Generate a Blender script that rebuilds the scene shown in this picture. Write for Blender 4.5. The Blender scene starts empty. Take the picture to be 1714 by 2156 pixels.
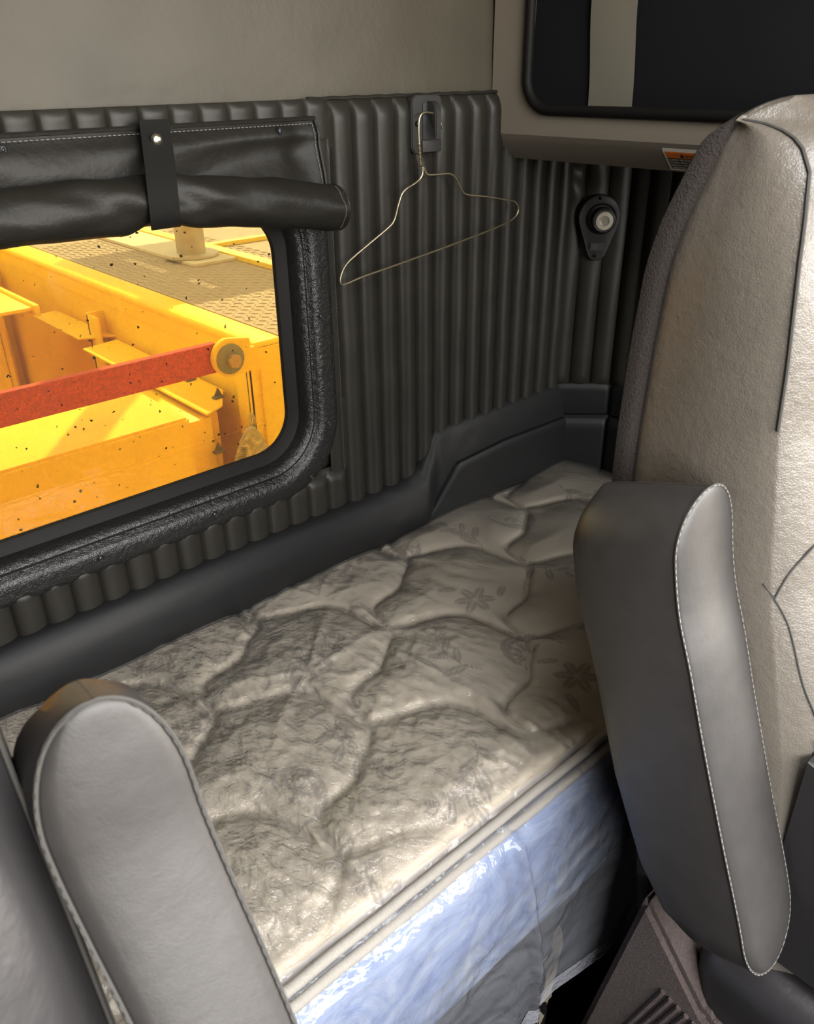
import bpy, bmesh, math, random
from mathutils import Vector, Matrix, noise
random.seed(7)
S = bpy.context.scene
COL = S.collection
H = 1.5          # eye height of the photographer above the cab floor; z below is measured from eye level
PI = math.pi

# ------------------------------------------------------------------ materials
def nmat(name):
    m = bpy.data.materials.new(name); m.use_nodes = True
    nt = m.node_tree; nt.nodes.clear()
    out = nt.nodes.new('ShaderNodeOutputMaterial')
    return m, nt, out
def N(nt, t, **k):
    n = nt.nodes.new(t)
    for a, v in k.items():
        if a in n.inputs.keys(): n.inputs[a].default_value = v
        else: setattr(n, a, v)
    return n
def ramp(nt, stops):
    r = nt.nodes.new('ShaderNodeValToRGB'); e = r.color_ramp.elements
    while len(e) < len(stops): e.new(0.5)
    for i, (p, c) in enumerate(stops):
        e[i].position = p; e[i].color = c if len(c) == 4 else (*c, 1)
    return r
def pbr(name, col, rough=.5, metal=0, spec=.5, grain=None, var=None, coat=0, sheen=0, bump2=None):
    """grain=(scale,strength,kind,distance)  var=(scale,amount)"""
    m, nt, out = nmat(name); L = nt.links.new
    b = N(nt, 'ShaderNodeBsdfPrincipled'); L(b.outputs[0], out.inputs[0])
    b.inputs['Base Color'].default_value = (*col, 1)
    b.inputs['Roughness'].default_value = rough
    b.inputs['Metallic'].default_value = metal
    b.inputs['Specular IOR Level'].default_value = spec
    b.inputs['Coat Weight'].default_value = coat
    b.inputs['Sheen Weight'].default_value = sheen
    tc = N(nt, 'ShaderNodeTexCoord')
    if var:
        n = N(nt, 'ShaderNodeTexNoise', Scale=var[0], Detail=5.0, Roughness=.6)
        L(tc.outputs['Object'], n.inputs['Vector'])
        lo = tuple(max(0, x*(1-var[1])) for x in col); hi = tuple(min(1, x*(1+var[1])) for x in col)
        r = ramp(nt, [(.3, lo), (.7, hi)])
        L(n.outputs[0], r.inputs[0]); L(r.outputs[0], b.inputs['Base Color'])
    prev = None
    for g in (grain, bump2):
        if not g: continue
        sc, st, kind, dist = g
        if kind == 'voronoi':
            t = N(nt, 'ShaderNodeTexVoronoi', Scale=sc, feature='DISTANCE_TO_EDGE')
            L(tc.outputs['Object'], t.inputs['Vector'])
            o = t.outputs['Distance']
            mr = N(nt, 'ShaderNodeMapRange'); mr.inputs[2].default_value = .25; L(o, mr.inputs[0]); o = mr.outputs[0]
        elif kind == 'wave':
            t = N(nt, 'ShaderNodeTexWave', Scale=sc); t.inputs['Distortion'].default_value = .0
            L(tc.outputs['Object'], t.inputs['Vector']); o = t.outputs[1]
        else:
            t = N(nt, 'ShaderNodeTexNoise', Scale=sc, Detail=4.0, Roughness=.6)
            L(tc.outputs['Object'], t.inputs['Vector']); o = t.outputs[0]
        bp = N(nt, 'ShaderNodeBump', Strength=st, Distance=dist)
        L(o, bp.inputs['Height'])
        if prev: L(prev, bp.inputs['Normal'])
        prev = bp.outputs[0]
    if prev: L(prev, b.inputs['Normal'])
    return m

M = {}
M['vinyl'] = pbr('upper_lining_vinyl', (.058, .051, .037), .52, spec=.32, grain=(900, .12, 'noise', .001), bump2=(45, .22, 'noise', .006), var=(9, .10))
M['pleat'] = pbr('pleated_black_vinyl', (.0175, .0160, .0128), .43, spec=.27, grain=(1100, .12, 'noise', .001), bump2=(60, .12, 'noise', .003), var=(14, .12))
M['shade'] = pbr('shade_black_vinyl', (.011, .010, .008), .48, spec=.23, grain=(900, .12, 'noise', .001), bump2=(45, .25, 'noise', .006))
M['trim'] = pbr('glossy_grained_leatherette', (.010, .0095, .009), .27, spec=.5, grain=(420, .28, 'voronoi', .0008), bump2=(130, .55, 'noise', .0035))
M['bolster'] = pbr('bolster_black_vinyl', (.0085, .0085, .0088), .5, spec=.25, grain=(700, .18, 'noise', .001), bump2=(110, .12, 'noise', .002))
M['rubber'] = pbr('black_rubber', (.008, .0072, .0065), .58, spec=.14, grain=(400, .1, 'noise', .001))
M['plastic'] = pbr('black_plastic', (.025, .024, .023), .45, spec=.5, grain=(900, .25, 'noise', .001))
M['screw'] = pbr('black_screw', (.015, .015, .015), .35, spec=.5)
M['thread'] = pbr('dark_thread', (.045, .042, .038), .8)
M['thread_pale'] = pbr('pale_thread', (.26, .25, .23), .7)
M['webbing'] = pbr('black_webbing', (.012, .011, .010), .8, spec=.25, grain=(420, .8, 'wave', .001))
M['brass'] = pbr('snap_metal', (.62, .57, .46), .28, metal=1)
M['wire'] = pbr('brassy_hanger_wire', (.54, .47, .31), .36, metal=1)
M['cab'] = pbr('taupe_plastic', (.20, .172, .135), .55, spec=.4, grain=(1200, .2, 'noise', .001))
M['cloth'] = pbr('black_stretch_cloth', (.006, .0065, .008), .9, spec=.15, grain=(1500, .3, 'noise', .001))
M['olive'] = pbr('olive_webbing', (.145, .135, .105), .62, spec=.4, grain=(700, .5, 'noise', .001))
M['dark'] = pbr('dark_carpet', (.008, .008, .010), .95, spec=.1, grain=(600, .6, 'noise', .003))
M['seat'] = pbr('grey_seat_leather', (.122, .107, .088), .34, spec=.7, grain=(380, .14, 'voronoi', .0012), bump2=(110, .3, 'noise', .003), var=(30, .06))
M['arm'] = pbr('dark_armrest_leather', (.034, .031, .0295), .41, spec=.42, grain=(620, .055, 'voronoi', .0007), bump2=(60, .10, 'noise', .003), var=(40, .12))
M['dseat'] = pbr('driver_and_shade_leather', (.028, .026, .027), .36, spec=.48, grain=(620, .05, 'voronoi', .0007), bump2=(24, .22, 'noise', .006))  # driver leather; also puts shade into the passenger seat's lower parts
M['plush'] = pbr('brown_plush', (.036, .029, .026), .95, spec=.1, sheen=.05, grain=(420, 1.0, 'noise', .006))
M['plush2'] = pbr('mauve_plush', (.11, .083, .076), .95, spec=.1, sheen=.1, grain=(420, .9, 'noise', .005), var=(200, .25))
M['white'] = pbr('sticker_white', (.80, .77, .70), .5)
M['orange'] = pbr('sticker_orange', (.85, .22, .03), .5)
M['black'] = pbr('sticker_black', (.012, .013, .014), .5)
M['lens'] = pbr('frosted_lens', (.50, .46, .38), .35, spec=.5)
M['lens2'] = pbr('frosted_lens_centre', (.30, .27, .22), .35, spec=.5)
M['chrome'] = pbr('dark_chrome', (.25, .24, .22), .25, metal=1)
M['piping'] = pbr('mattress_tape', (.50, .46, .41), .7, grain=(260, .8, 'wave', .002))
M['beige'] = pbr('beige_webbing', (.17, .145, .105), .8, grain=(800, .5, 'noise', .001))
# outside
M['yellow'] = pbr('yellow_paint', (.90, .57, .004), .45, spec=.15, var=(6, .05), grain=(120, .05, 'noise', .002))
M['red'] = pbr('red_dusty_paint', (.50, .066, .020), .7, spec=.2, var=(260, .45), grain=(500, .5, 'noise', .002))
M['washer'] = pbr('weathered_steel', (.24, .20, .14), .6, metal=.3, var=(400, .4))
M['bolt'] = pbr('worn_bolt', (.46, .27, .11), .5, metal=.4, var=(300, .3))
M['tread'] = pbr('dusty_tread_plate', (.40, .295, .195), .62, spec=.3, var=(60, .12), grain=(700, .4, 'noise', .002))
M['steel'] = pbr('dusty_steel', (.48, .38, .26), .45, metal=.35, var=(30, .2))
M['paleline'] = pbr('yellow_edge_paint', (.90, .62, .06), .5)
M['clip'] = pbr('dark_clip', (.13, .10, .06), .7)
M['pouch'] = pbr('grimy_canvas', (.48, .36, .18), .9, var=(90, .45), grain=(500, .8, 'noise', .003))
M['ground'] = pbr('concrete', (.46, .37, .26), .9, var=(4, .1))

# thin film: mostly see-through, a little milky, mirror-like creases
def film_mat(name, milk, scale, strength, stretch=(1, 1, 1), tint=(1, 1, 1), hi=.9, fade=None, cl=(.8, .77, .70)):
    m, nt, out = nmat(name); L = nt.links.new
    tc = N(nt, 'ShaderNodeTexCoord'); mp = N(nt, 'ShaderNodeMapping'); mp.inputs['Scale'].default_value = stretch
    L(tc.outputs['Object'], mp.inputs[0])
    n1 = N(nt, 'ShaderNodeTexNoise', Scale=scale, Detail=3.0, Roughness=.55, Distortion=1.2)
    L(mp.outputs[0], n1.inputs['Vector'])
    n2 = N(nt, 'ShaderNodeTexNoise', Scale=scale*3.3, Detail=2.0, Roughness=.5, Distortion=.6)
    L(mp.outputs[0], n2.inputs['Vector'])
    a = N(nt, 'ShaderNodeMath', operation='MULTIPLY_ADD'); a.inputs[1].default_value = .35
    L(n2.outputs[0], a.inputs[0]); L(n1.outputs[0], a.inputs[2])
    bp = N(nt, 'ShaderNodeBump', Strength=strength, Distance=.006); L(a.outputs[0], bp.inputs['Height'])
    if fade:
        sx = N(nt, 'ShaderNodeSeparateXYZ'); L(tc.outputs['Object'], sx.inputs[0]); mr = N(nt, 'ShaderNodeMapRange')
        mr.inputs[1].default_value = fade[0]; mr.inputs[2].default_value = fade[1]; mr.inputs[3].default_value = strength; mr.inputs[4].default_value = strength*.25
        L(sx.outputs[0], mr.inputs[0]); L(mr.outputs[0], bp.inputs['Strength'])
    tr = N(nt, 'ShaderNodeBsdfTransparent'); tr.inputs[0].default_value = (*tint, 1)
    df = N(nt, 'ShaderNodeBsdfDiffuse'); df.inputs[0].default_value = (*cl, 1); L(bp.outputs[0], df.inputs['Normal'])
    gl = N(nt, 'ShaderNodeBsdfGlossy', Roughness=.13); L(bp.outputs[0], gl.inputs['Normal'])
    fr = N(nt, 'ShaderNodeFresnel', IOR=1.5); L(bp.outputs[0], fr.inputs['Normal'])
    mul = N(nt, 'ShaderNodeMath', operation='MULTIPLY', use_clamp=True); mul.inputs[1].default_value = hi*1.6; L(fr.outputs[0], mul.inputs[0])
    m1 = N(nt, 'ShaderNodeMixShader', Fac=milk); L(tr.outputs[0], m1.inputs[1]); L(df.outputs[0], m1.inputs[2])
    m2 = N(nt, 'ShaderNodeMixShader'); L(mul.outputs[0], m2.inputs[0]); L(m1.outputs[0], m2.inputs[1]); L(gl.outputs[0], m2.inputs[2])
    L(m2.outputs[0], out.inputs[0])
    return m
M['film'] = film_mat('clear_plastic_film', .10, 95, .9, (1, .6, 1), hi=1.05, fade=(-.12, .42))
M['film_side'] = film_mat('clear_plastic_film_front', .13, 22, 1.0, (.8, 1, .5), hi=.5, cl=(.70, .72, .80))
M['hem'] = film_mat('thick_plastic_hem', .36, 40, .5, hi=.8, cl=(.72, .73, .80))

# bug-specked glass of the rear window, tint put in to dim the sunlit view
def glass_mat():
    m, nt, out = nmat('tinted_dusty_glass'); L = nt.links.new
    tc = N(nt, 'ShaderNodeTexCoord')
    tr = N(nt, 'ShaderNodeBsdfTransparent'); tr.inputs[0].default_value = (.315, .292, .205, 1)
    gl = N(nt, 'ShaderNodeBsdfGlossy', Roughness=.02)
    fr = N(nt, 'ShaderNodeFresnel', IOR=1.45)
    m1 = N(nt, 'ShaderNodeMixShader'); L(fr.outputs[0], m1.inputs[0]); L(tr.outputs[0], m1.inputs[1]); L(gl.outputs[0], m1.inputs[2])
    # haze of dust
    hz = N(nt, 'ShaderNodeBsdfDiffuse'); hz.inputs[0].default_value = (.7, .6, .4, 1)
    m2 = N(nt, 'ShaderNodeMixShader', Fac=.03); L(m1.outputs[0], m2.inputs[1]); L(hz.outputs[0], m2.inputs[2])
    # specks
    nd = N(nt, 'ShaderNodeTexNoise', Scale=420.0, Detail=2.0); L(tc.outputs['Object'], nd.inputs['Vector'])
    mixv = N(nt, 'ShaderNodeMixRGB', Fac=.006, blend_type='ADD'); L(tc.outputs['Object'], mixv.inputs[1]); L(nd.outputs['Color'], mixv.inputs[2])
    vo = N(nt, 'ShaderNodeTexVoronoi', Scale=95.0); L(mixv.outputs[0], vo.inputs['Vector'])
    sp = N(nt, 'ShaderNodeSeparateColor'); L(vo.outputs['Color'], sp.inputs[0])
    th = N(nt, 'ShaderNodeMath', operation='POWER'); th.inputs[1].default_value = 4.5; L(sp.outputs[0], th.inputs[0])
    th2 = N(nt, 'ShaderNodeMath', operation='MULTIPLY'); th2.inputs[1].default_value = .21; L(th.outputs[0], th2.inputs[0])
    lt = N(nt, 'ShaderNodeMath', operation='LESS_THAN'); L(vo.outputs['Distance'], lt.inputs[0]); L(th2.outputs[0], lt.inputs[1])
    dk = N(nt, 'ShaderNodeBsdfDiffuse'); dk.inputs[0].default_value = (.02, .012, .006, 1)
    m3 = N(nt, 'ShaderNodeMixShader'); L(lt.outputs[0], m3.inputs[0]); L(m2.outputs[0], m3.inputs[1]); L(dk.outputs[0], m3.inputs[2])
    L(m3.outputs[0], out.inputs[0])
    return m
M['glass'] = glass_mat()

# ticking of the mattress: woven leaf motif carried by a mesh attribute
def tick_mat(name, base, dark, weave=900):
    m, nt, out = nmat(name); L = nt.links.new
    b = N(nt, 'ShaderNodeBsdfPrincipled'); L(b.outputs[0], out.inputs[0]); b.inputs['Roughness'].default_value = .75
    b.inputs['Specular IOR Level'].default_value = .3
    at = N(nt, 'ShaderNodeAttribute'); at.attribute_name = 'motif'
    mx = N(nt, 'ShaderNodeMixRGB'); mx.inputs[1].default_value = (*base, 1); mx.inputs[2].default_value = (*dark, 1)
    L(at.outputs['Fac'], mx.inputs[0]); L(mx.outputs[0], b.inputs['Base Color'])
    tc = N(nt, 'ShaderNodeTexCoord'); n = N(nt, 'ShaderNodeTexNoise', Scale=weave, Detail=2.0); L(tc.outputs['Object'], n.inputs['Vector'])
    bp = N(nt, 'ShaderNodeBump', Strength=.25, Distance=.001); L(n.outputs[0], bp.inputs['Height']); L(bp.outputs[0], b.inputs['Normal'])
    return m
M['tick'] = tick_mat('mattress_damask', (.62, .53, .41), (.31, .26, .21))
def side_mat():
    m, nt, out = nmat('mattress_blue_side'); L = nt.links.new
    b = N(nt, 'ShaderNodeBsdfPrincipled'); L(b.outputs[0], out.inputs[0]); b.inputs['Roughness'].default_value = .7
    tc = N(nt, 'ShaderNodeTexCoord')
    n = N(nt, 'ShaderNodeTexNoise', Scale=11.0, Detail=6.0, Roughness=.7, Distortion=1.5); L(tc.outputs['Object'], n.inputs['Vector'])
    r = ramp(nt, [(.32, (.09, .135, .30)), (.44, (.15, .21, .38)), (.58, (.26, .31, .43)), (.72, (.35, .365, .40))]); L(n.outputs[0], r.inputs[0]); L(r.outputs[0], b.inputs['Base Color'])
    return m
M['side'] = side_mat()

# ------------------------------------------------------------------ mesh helpers (coordinates: x right, y away, z from eye level)
def obj(name, verts, faces, mat, parent=None, smooth=True, sharp=.7, mats=None, fidx=None):
    vs = [Vector(v) for v in verts]
    lo = Vector((min(v.x for v in vs), min(v.y for v in vs), min(v.z for v in vs)))
    hi = Vector((max(v.x for v in vs), max(v.y for v in vs), max(v.z for v in vs)))
    org = Vector(((lo.x+hi.x)/2, (lo.y+hi.y)/2, lo.z))
    me = bpy.data.meshes.new(name)
    me.from_pydata([tuple(v-org) for v in vs], [], faces); me.update()
    bm = bmesh.new(); bm.from_mesh(me)
    bmesh.ops.recalc_face_normals(bm, faces=bm.faces); bm.to_mesh(me); bm.free()
    for m_ in (mats or [mat]): me.materials.append(m_)
    if fidx:
        for p, i in zip(me.polygons, fidx): p.material_index = i
    if smooth:
        me.shade_smooth(); me.set_sharp_from_angle(angle=sharp)
    o = bpy.data.objects.new(name, me); COL.objects.link(o)
    world = org + Vector((0, 0, H))
    if parent is not None:
        o.parent = parent; o.location = world - wloc(parent)
    else: o.location = world
    return o
def wloc(o):
    l = Vector(o.location)
    while o.parent: o = o.parent; l += Vector(o.location)
    return l
def empty(name, loc):
    o = bpy.data.objects.new(name, None); COL.objects.link(o); o.location = Vector(loc)+Vector((0, 0, H)); o.empty_display_size = .05
    return o
def tag(o, label=None, cat=None, group=None, kind=None):
    if label: o['label'] = label
    if cat: o['category'] = cat
    if group: o['group'] = group
    if kind: o['kind'] = kind
    return o
def copyto(o, delta):
    c = o.copy(); COL.objects.link(c); c.location = Vector(o.location)+Vector(delta); return c

class MB:
    def __init__(s): s.v = []; s.f = []
    def add(s, v, f):
        k = len(s.v); s.v += [tuple(p) for p in v]; s.f += [tuple(i+k for i in q) for q in f]; return s
    def bm(s, b):
        b.verts.index_update(); return s.add([v.co[:] for v in b.verts], [[v.index for v in f.verts] for f in b.faces])
    def box(s, x0, x1, y0, y1, z0, z1, bev=0, seg=2, rot=None):
        b = bmesh.new(); bmesh.ops.create_cube(b, size=1)
        for v in b.verts: v.co = Vector(((x0+x1)/2+v.co.x*(x1-x0), (y0+y1)/2+v.co.y*(y1-y0), (z0+z1)/2+v.co.z*(z1-z0)))
        if bev: bmesh.ops.bevel(b, geom=b.edges[:], offset=bev, segments=seg, affect='EDGES', profile=.5)
        if rot is not None:
            c = Vector(((x0+x1)/2, (y0+y1)/2, (z0+z1)/2))
            for v in b.verts: v.co = c + rot @ (v.co-c)
        s.bm(b); b.free(); return s
    def tube(s, pts, r, n=8, closed=False, cap=True):
        pts = [Vector(p) for p in pts]; m = len(pts); rings = []
        rr = r if callable(r) else (lambda t: r)
        up = None
        for i, p in enumerate(pts):
            a = pts[(i-1) % m] if (closed or i > 0) else p; b = pts[(i+1) % m] if (closed or i < m-1) else p
            t = (b-a).normalized()
            if up is None: up = t.orthogonal().normalized()
            up = (up - t*up.dot(t)).normalized(); w = t.cross(up)
            q = rr(i/max(1, m-1))
            rings.append([p+(up*math.cos(2*PI*k/n)+w*math.sin(2*PI*k/n))*q for k in range(n)])
        return s.loft(rings, closed_ring=True, closed_path=closed, cap=cap and not closed)
    def loft(s, rings, closed_ring=True, closed_path=False, cap=False):
        n = len(rings[0]); m = len(rings); v = [p for r in rings for p in r]; f = []
        for i in range(m if closed_path else m-1):
            for k in range(n if closed_ring else n-1):
                a = i*n+k; b = i*n+(k+1) % n; c = ((i+1) % m)*n+(k+1) % n; d = ((i+1) % m)*n+k
                f.append((a, b, c, d))
        if cap: f += [tuple(range(n))[::-1], tuple((m-1)*n+k for k in range(n))]
        return s.add(v, f)
    def grid(s, us, vs, fn):
        return s.loft([[fn(u, v) for v in vs] for u in us], closed_ring=False)
    def cyl(s, p0, p1, r, n=24, r1=None, bev=0):
        p0, p1 = Vector(p0), Vector(p1); t = (p1-p0).normalized(); up = t.orthogonal().normalized(); w = t.cross(up)
        r1 = r if r1 is None else r1; L = (p1-p0).length
        prof = [(0, 0.0001), (0, r), (L-bev, r1)] + ([(L-bev*.3, r1-bev*.3)] if bev else []) + [(L, r1-bev), (L, .0001)]
        return s.loft([[p0+t*h+(up*math.cos(2*PI*k/n)+w*math.sin(2*PI*k/n))*q for k in range(n)] for h, q in prof])
    def prism(s, poly, d, bev=0):
        """poly: list of 3-D points (planar), d: extrusion vector"""
        b = bmesh.new(); vs = [b.verts.new(p) for p in poly]; f = b.faces.new(vs)
        r = bmesh.ops.extrude_face_region(b, geom=[f])
        bmesh.ops.translate(b, vec=Vector(d), verts=[g for g in r['geom'] if isinstance(g, bmesh.types.BMVert)])
        if bev: bmesh.ops.bevel(b, geom=b.edges[:], offset=bev, segments=2, affect='EDGES')
        s.bm(b); b.free(); return s
    def build(s, name, mat, parent=None, **k): return obj(name, s.v, s.f, mat, parent, **k)
def lin(a, b, n): return [a+(b-a)*i/(n-1) for i in range(n)]
def interp(tab, z):
    if z <= tab[0][0]: return tab[0][1]
    for (a, va), (b, vb) in zip(tab, tab[1:]):
        if z <= b: return va+(vb-va)*(z-a)/(b-a)
    return tab[-1][1]
def sm(t): t = max(0, min(1, t)); return t*t*(3-2*t)
def spline(pts, k=8, closed=False):
    """Catmull-Rom through points"""
    P = [Vector(p) for p in pts]; n = len(P); out = []
    for i in range(n if closed else n-1):
        p0 = P[(i-1) % n] if (closed or i) else P[0]; p1 = P[i]; p2 = P[(i+1) % n]; p3 = P[(i+2) % n] if (closed or i+2 < n) else P[-1]
        for j in range(k):
            t = j/k
            out.append(.5*((2*p1)+(p2-p0)*t+(2*p0-5*p1+4*p2-p3)*t*t+(3*p1-p0-3*p2+p3)*t**3))
    if not closed: out.append(P[-1])
    return out
def nz(x, y, z=0): return noise.noise(Vector((x, y, z)))

# ------------------------------------------------------------------ camera (pose recovered from the room's own vanishing lines)
f = 1740.
Xc = Vector((2200, -965, f)).normalized()
Zc = -Vector((40, 3230, f)); Zc = (Zc - Xc*Zc.dot(Xc)).normalized()
Yc = Zc.cross(Xc)
cam = bpy.data.cameras.new('camera'); co = bpy.data.objects.new('camera', cam); COL.objects.link(co)
R = Matrix(((Xc.x, -Xc.y, -Xc.z), (Yc.x, -Yc.y, -Yc.z), (Zc.x, -Zc.y, -Zc.z)))
co.matrix_world = Matrix.Translation((0, -1, H)) @ R.to_4x4()
cam.sensor_fit = 'HORIZONTAL'; cam.sensor_width = 36; cam.lens = f/1714*36; cam.clip_start = .01
cam.dof.use_dof = True; cam.dof.focus_distance = 1.25; cam.dof.aperture_fstop = 20
S.camera = co

# ================================================================== SETTING
XL, XR, YF, ZF, ZC = -1.0, 1.40, -1.95, -H, .62
b = MB().box(XL-.05, XR+.05, YF, .06, ZF-.04, ZF); tag(b.build('floor', M['dark'], smooth=False), 'dark carpeted cab floor', kind='structure')
HX0, HX1, HY0, HY1 = .12, .74, -1.45, -.85      # unseen roof opening, added to brighten the mattress from above
b = MB(); b.box(XL-.05, HX0, YF, .06, ZC, ZC+.04); b.box(HX1, XR+.05, YF, .06, ZC, ZC+.04); b.box(HX0, HX1, YF, HY0, ZC, ZC+.04); b.box(HX0, HX1, HY1, .06, ZC, ZC+.04); tag(b.build('ceiling', pbr('headliner', (.40, .38, .34), .9), smooth=False), kind='structure')
# rear wall: a shell with the window hole, plus the smooth vinyl lining above the pleats
GX0, GX1, GZ0, GZ1, GY, GR = -.50, .664, -.525, -.168, .02, .062
b = MB()
b.box(XL-.05, GX0-.03, .024, .06, ZF, ZC); b.box(GX1+.03, XR+.05, .024, .06, ZF, ZC)
b.box(GX0-.03, GX1+.03, .024, .06, ZF, GZ0-.03); b.box(GX0-.03, GX1+.03, .024, .06, GZ1+.03, ZC)
b.grid(lin(XL, 1.25, 120), lin(-.06, ZC, 50), lambda x, z: (x, .006+.018*sm((z+.05)/.5)+.003*nz(x*5, z*7)+.0016*nz(x*14, z*20, 3), z))
wb = tag(b.build('wall_back', M['vinyl']), 'smooth grey vinyl lining of the rear wall', kind='structure')
b = MB()
for x0, x1, z0, z1 in ((XL-.05, GX0-.03, ZF, ZC), (GX1+.03, XR+.05, ZF, ZC), (GX0-.03, GX1+.03, ZF, GZ0-.03), (GX0-.03, GX1+.03, GZ1+.03, ZC)): b.box(x0, x1, .061, .066, z0, z1)
b.build('bounce_skin', pbr('bounce_skin_paint', (.85, .62, .12), .4, spec=.3), wb, smooth=False)  # unseen cab skin, added bright to bounce sunlight onto the box beam
# left wall shut to cut side light; front bulkhead under the windscreen
def wall_with_hole(name, x, y0, y1, hz0, hz1, hy0, hy1, mat):
    q = MB(); a, c = (x, x+.04)
    q.box(a, c, y0, y1, ZF, hz0); q.box(a, c, y0, y1, hz1, ZC); q.box(a, c, y0, hy0, hz0, hz1); q.box(a, c, hy1, y1, hz0, hz1)
    return tag(q.build(name, mat, smooth=False), kind='structure')
b = MB(); b.box(XL-.05, XL-.01, YF, .06, ZF, ZC); tag(b.build('wall_left', M['dark'], smooth=False), kind='structure')
b = MB(); b.box(XL-.05, XR+.05, YF-.04, YF, ZF, -.42); b.box(XL-.05, -.62, YF-.04, YF, -.42, .50); b.box(XL-.05, XR+.05, YF-.04, YF, .50, ZC)
tag(b.build('wall_front', M['dark'], smooth=False), kind='structure')

# right wall: outer skin with unseen door window, sill lowered for more light, + quilted lining below the cupboard, turning the rear corner at 45 degrees
b = MB()
b.box(XR+.01, XR+.05, YF, .06, ZF, -.75); b.box(XR+.01, XR+.05, YF, .06, .35, ZC); b.box(XR+.01, XR+.05, YF, -1.85, -.75, .35); b.box(XR+.01, XR+.05, -.80, .06, -.75, .35)
tag(b.build('wall_right', M['dark'], smooth=False), kind='structure')
CH = .088
def corner_path(s):     # s = arc length from the rear corner along chamfer, then along the right wall
    L = CH*math.sqrt(2)
    if s < L: return Vector((1.29+s/math.sqrt(2), -s/math.sqrt(2), 0)), Vector((-1, -1, 0)).normalized()
    return Vector((1.29+CH, -CH-(s-L), 0)), Vector((-1, 0, 0))
PIT = .0392
def pleat(t):
    t = t % 1.0; return max(0, math.sin(PI*t))**.55
def side_lining(s, z):
    p, n = corner_path(s)
    a = .013*min(1, max(0, (-.10-z)/.03))**.5
    d = a*pleat(s/.043+.2)
    # gather around the lamp
    g = math.exp(-((s-.066)/.05)**2-((z+.275)/.09)**2)
    d = d*(1-.75*g)+.006*g
    d *= sm((z+.585)/.03)*.9+.1
    fold = .006*math.exp(-((z+.16)/.05)**2)*math.sin((s*60+z*90))*math.exp(-((s-.02)/.03)**2)
    return p+n*(d+fold+.002)+Vector((0, 0, z))
b = MB().grid(lin(-.004, .60, 260), lin(-.60, -.08, 60), side_lining)
tag(b.build('trim_5', M['pleat']), 'black pleated lining of the rear corner and right wall', kind='structure')
def ledge(s, t):
    zt = -.565
    prof = [(zt, .0), (zt-.003, .006), (zt-.012, .010), (zt-.04, .010), (zt-.066, .008), (zt-.072, .002), (zt-.078, .009), (zt-.088, .014), (zt-.14, .014), (zt-.2, .012), (zt-.26, .010)]
    i = t*(len(prof)-1); k = min(int(i), len(prof)-2); q = i-k
    z = prof[k][0]*(1-q)+prof[k+1][0]*q; d = prof[k][1]*(1-q)+prof[k+1][1]*q
    p, n = corner_path(s)
    # the stitched corner between the pads
    seam = min(abs(s-.001), abs(s-CH*1.414))
    d = d*(.25+.75*sm(seam/.012))
    return p+n*(d+.003)+Vector((0, 0, z-.006*math.exp(-seam/.01)*(1 if t < .3 else 0)))
b = MB().grid(lin(0, .60, 180), lin(0, 1, 41), ledge)
tag(b.build('trim_4', M['bolster']), 'black padded ledge around the rear corner above the mattress', kind='structure')

# ------------------------------------------------------------------ pleated upholstery of the rear wall
X0 = .7525
def pl_y(x, z, zt, zb, A=.0125, lean=.25, g=.022):
    t = (x-X0)/PIT
    e = min(1, max(0, (zt-z)/g))**.5*min(1, max(0, (z-zb)/.012))**.5
    wob = .0012*nz(x*30, z*14)
    fr = t % 1.0
    return -.002-(A*pleat(fr**(1-lean*.5))*e)-wob-.004*e
us = [X0+PIT*i/14 for i in range(-1*14, 14*14+8)]
us = [u for u in us if .722 < u < 1.292]
zt_right = lambda x: -.036
def right_panel(x, z01):
    z = -.70+(.70-.036)*z01
    if x < X0: return (x, -.004-.003*math.sin(PI*max(0, (x-.722)/(X0-.722))), z)
    p = pl_y(x, z, -.036, -.75)
    # hook plate presses the pleats flat
    g = math.exp(-((x-.925)/.026)**4-((z+.075)/.045)**4)
    return (x, p*(1-.75*g)-.002*g, z)
b = MB().grid(us, lin(0, 1, 100), right_panel)
# top edge rolled back to the lining
b.tube([(x, -.006, -.0362+.0005*math.sin((x-X0)/PIT*2*PI)) for x in lin(.72, 1.09, 120)], .0024, 6)
us2 = [X0+PIT*i/14 for i in range(-34*14, 1)]
b.grid(us2, lin(-.085, -.036, 12), lambda x, z: (x, pl_y(x, z, -.034, -.14, .0075, g=.008), z))
b.grid(us2, lin(-.665, -.575, 16), lambda x, z: (x, pl_y(x, z, -.584, -.70, .0085, g=.010), z))
panel = b.build('trim_1', M['pleat']); tag(panel, 'black vertically pleated vinyl upholstery on the rear wall', kind='structure')
# stitching of the seams
b = MB()
def stitch(b, p0, p1, step=.0052, L=.0034, w=.0006):
    p0, p1 = Vector(p0), Vector(p1); D = p1-p0; n = int(D.length/step); t = D.normalized()
    for i in range(n):
        c = p0+t*(i+.5)*step
        b.tube([c-t*L/2, c-t*L*.2+Vector((0, -.0006, 0)), c+t*L*.2+Vector((0, -.0006, 0)), c+t*L/2], w, 4, cap=False)
for k in range(0, 15):
    stitch(b, (X0+PIT*k-.0012, -.0050, -.66), (X0+PIT*k-.0012, -.0050, -.05))
for k in range(-20, 1):
    stitch(b, (X0+PIT*k-.0012, -.0050, -.655), (X0+PIT*k-.0012, -.0050, -.60), .0048)
    stitch(b, (X0+PIT*k-.0012, -.0050, -.060), (X0+PIT*k-.0012, -.0050, -.042), .0048)
b.build('stitching', M['thread'], panel)

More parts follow.
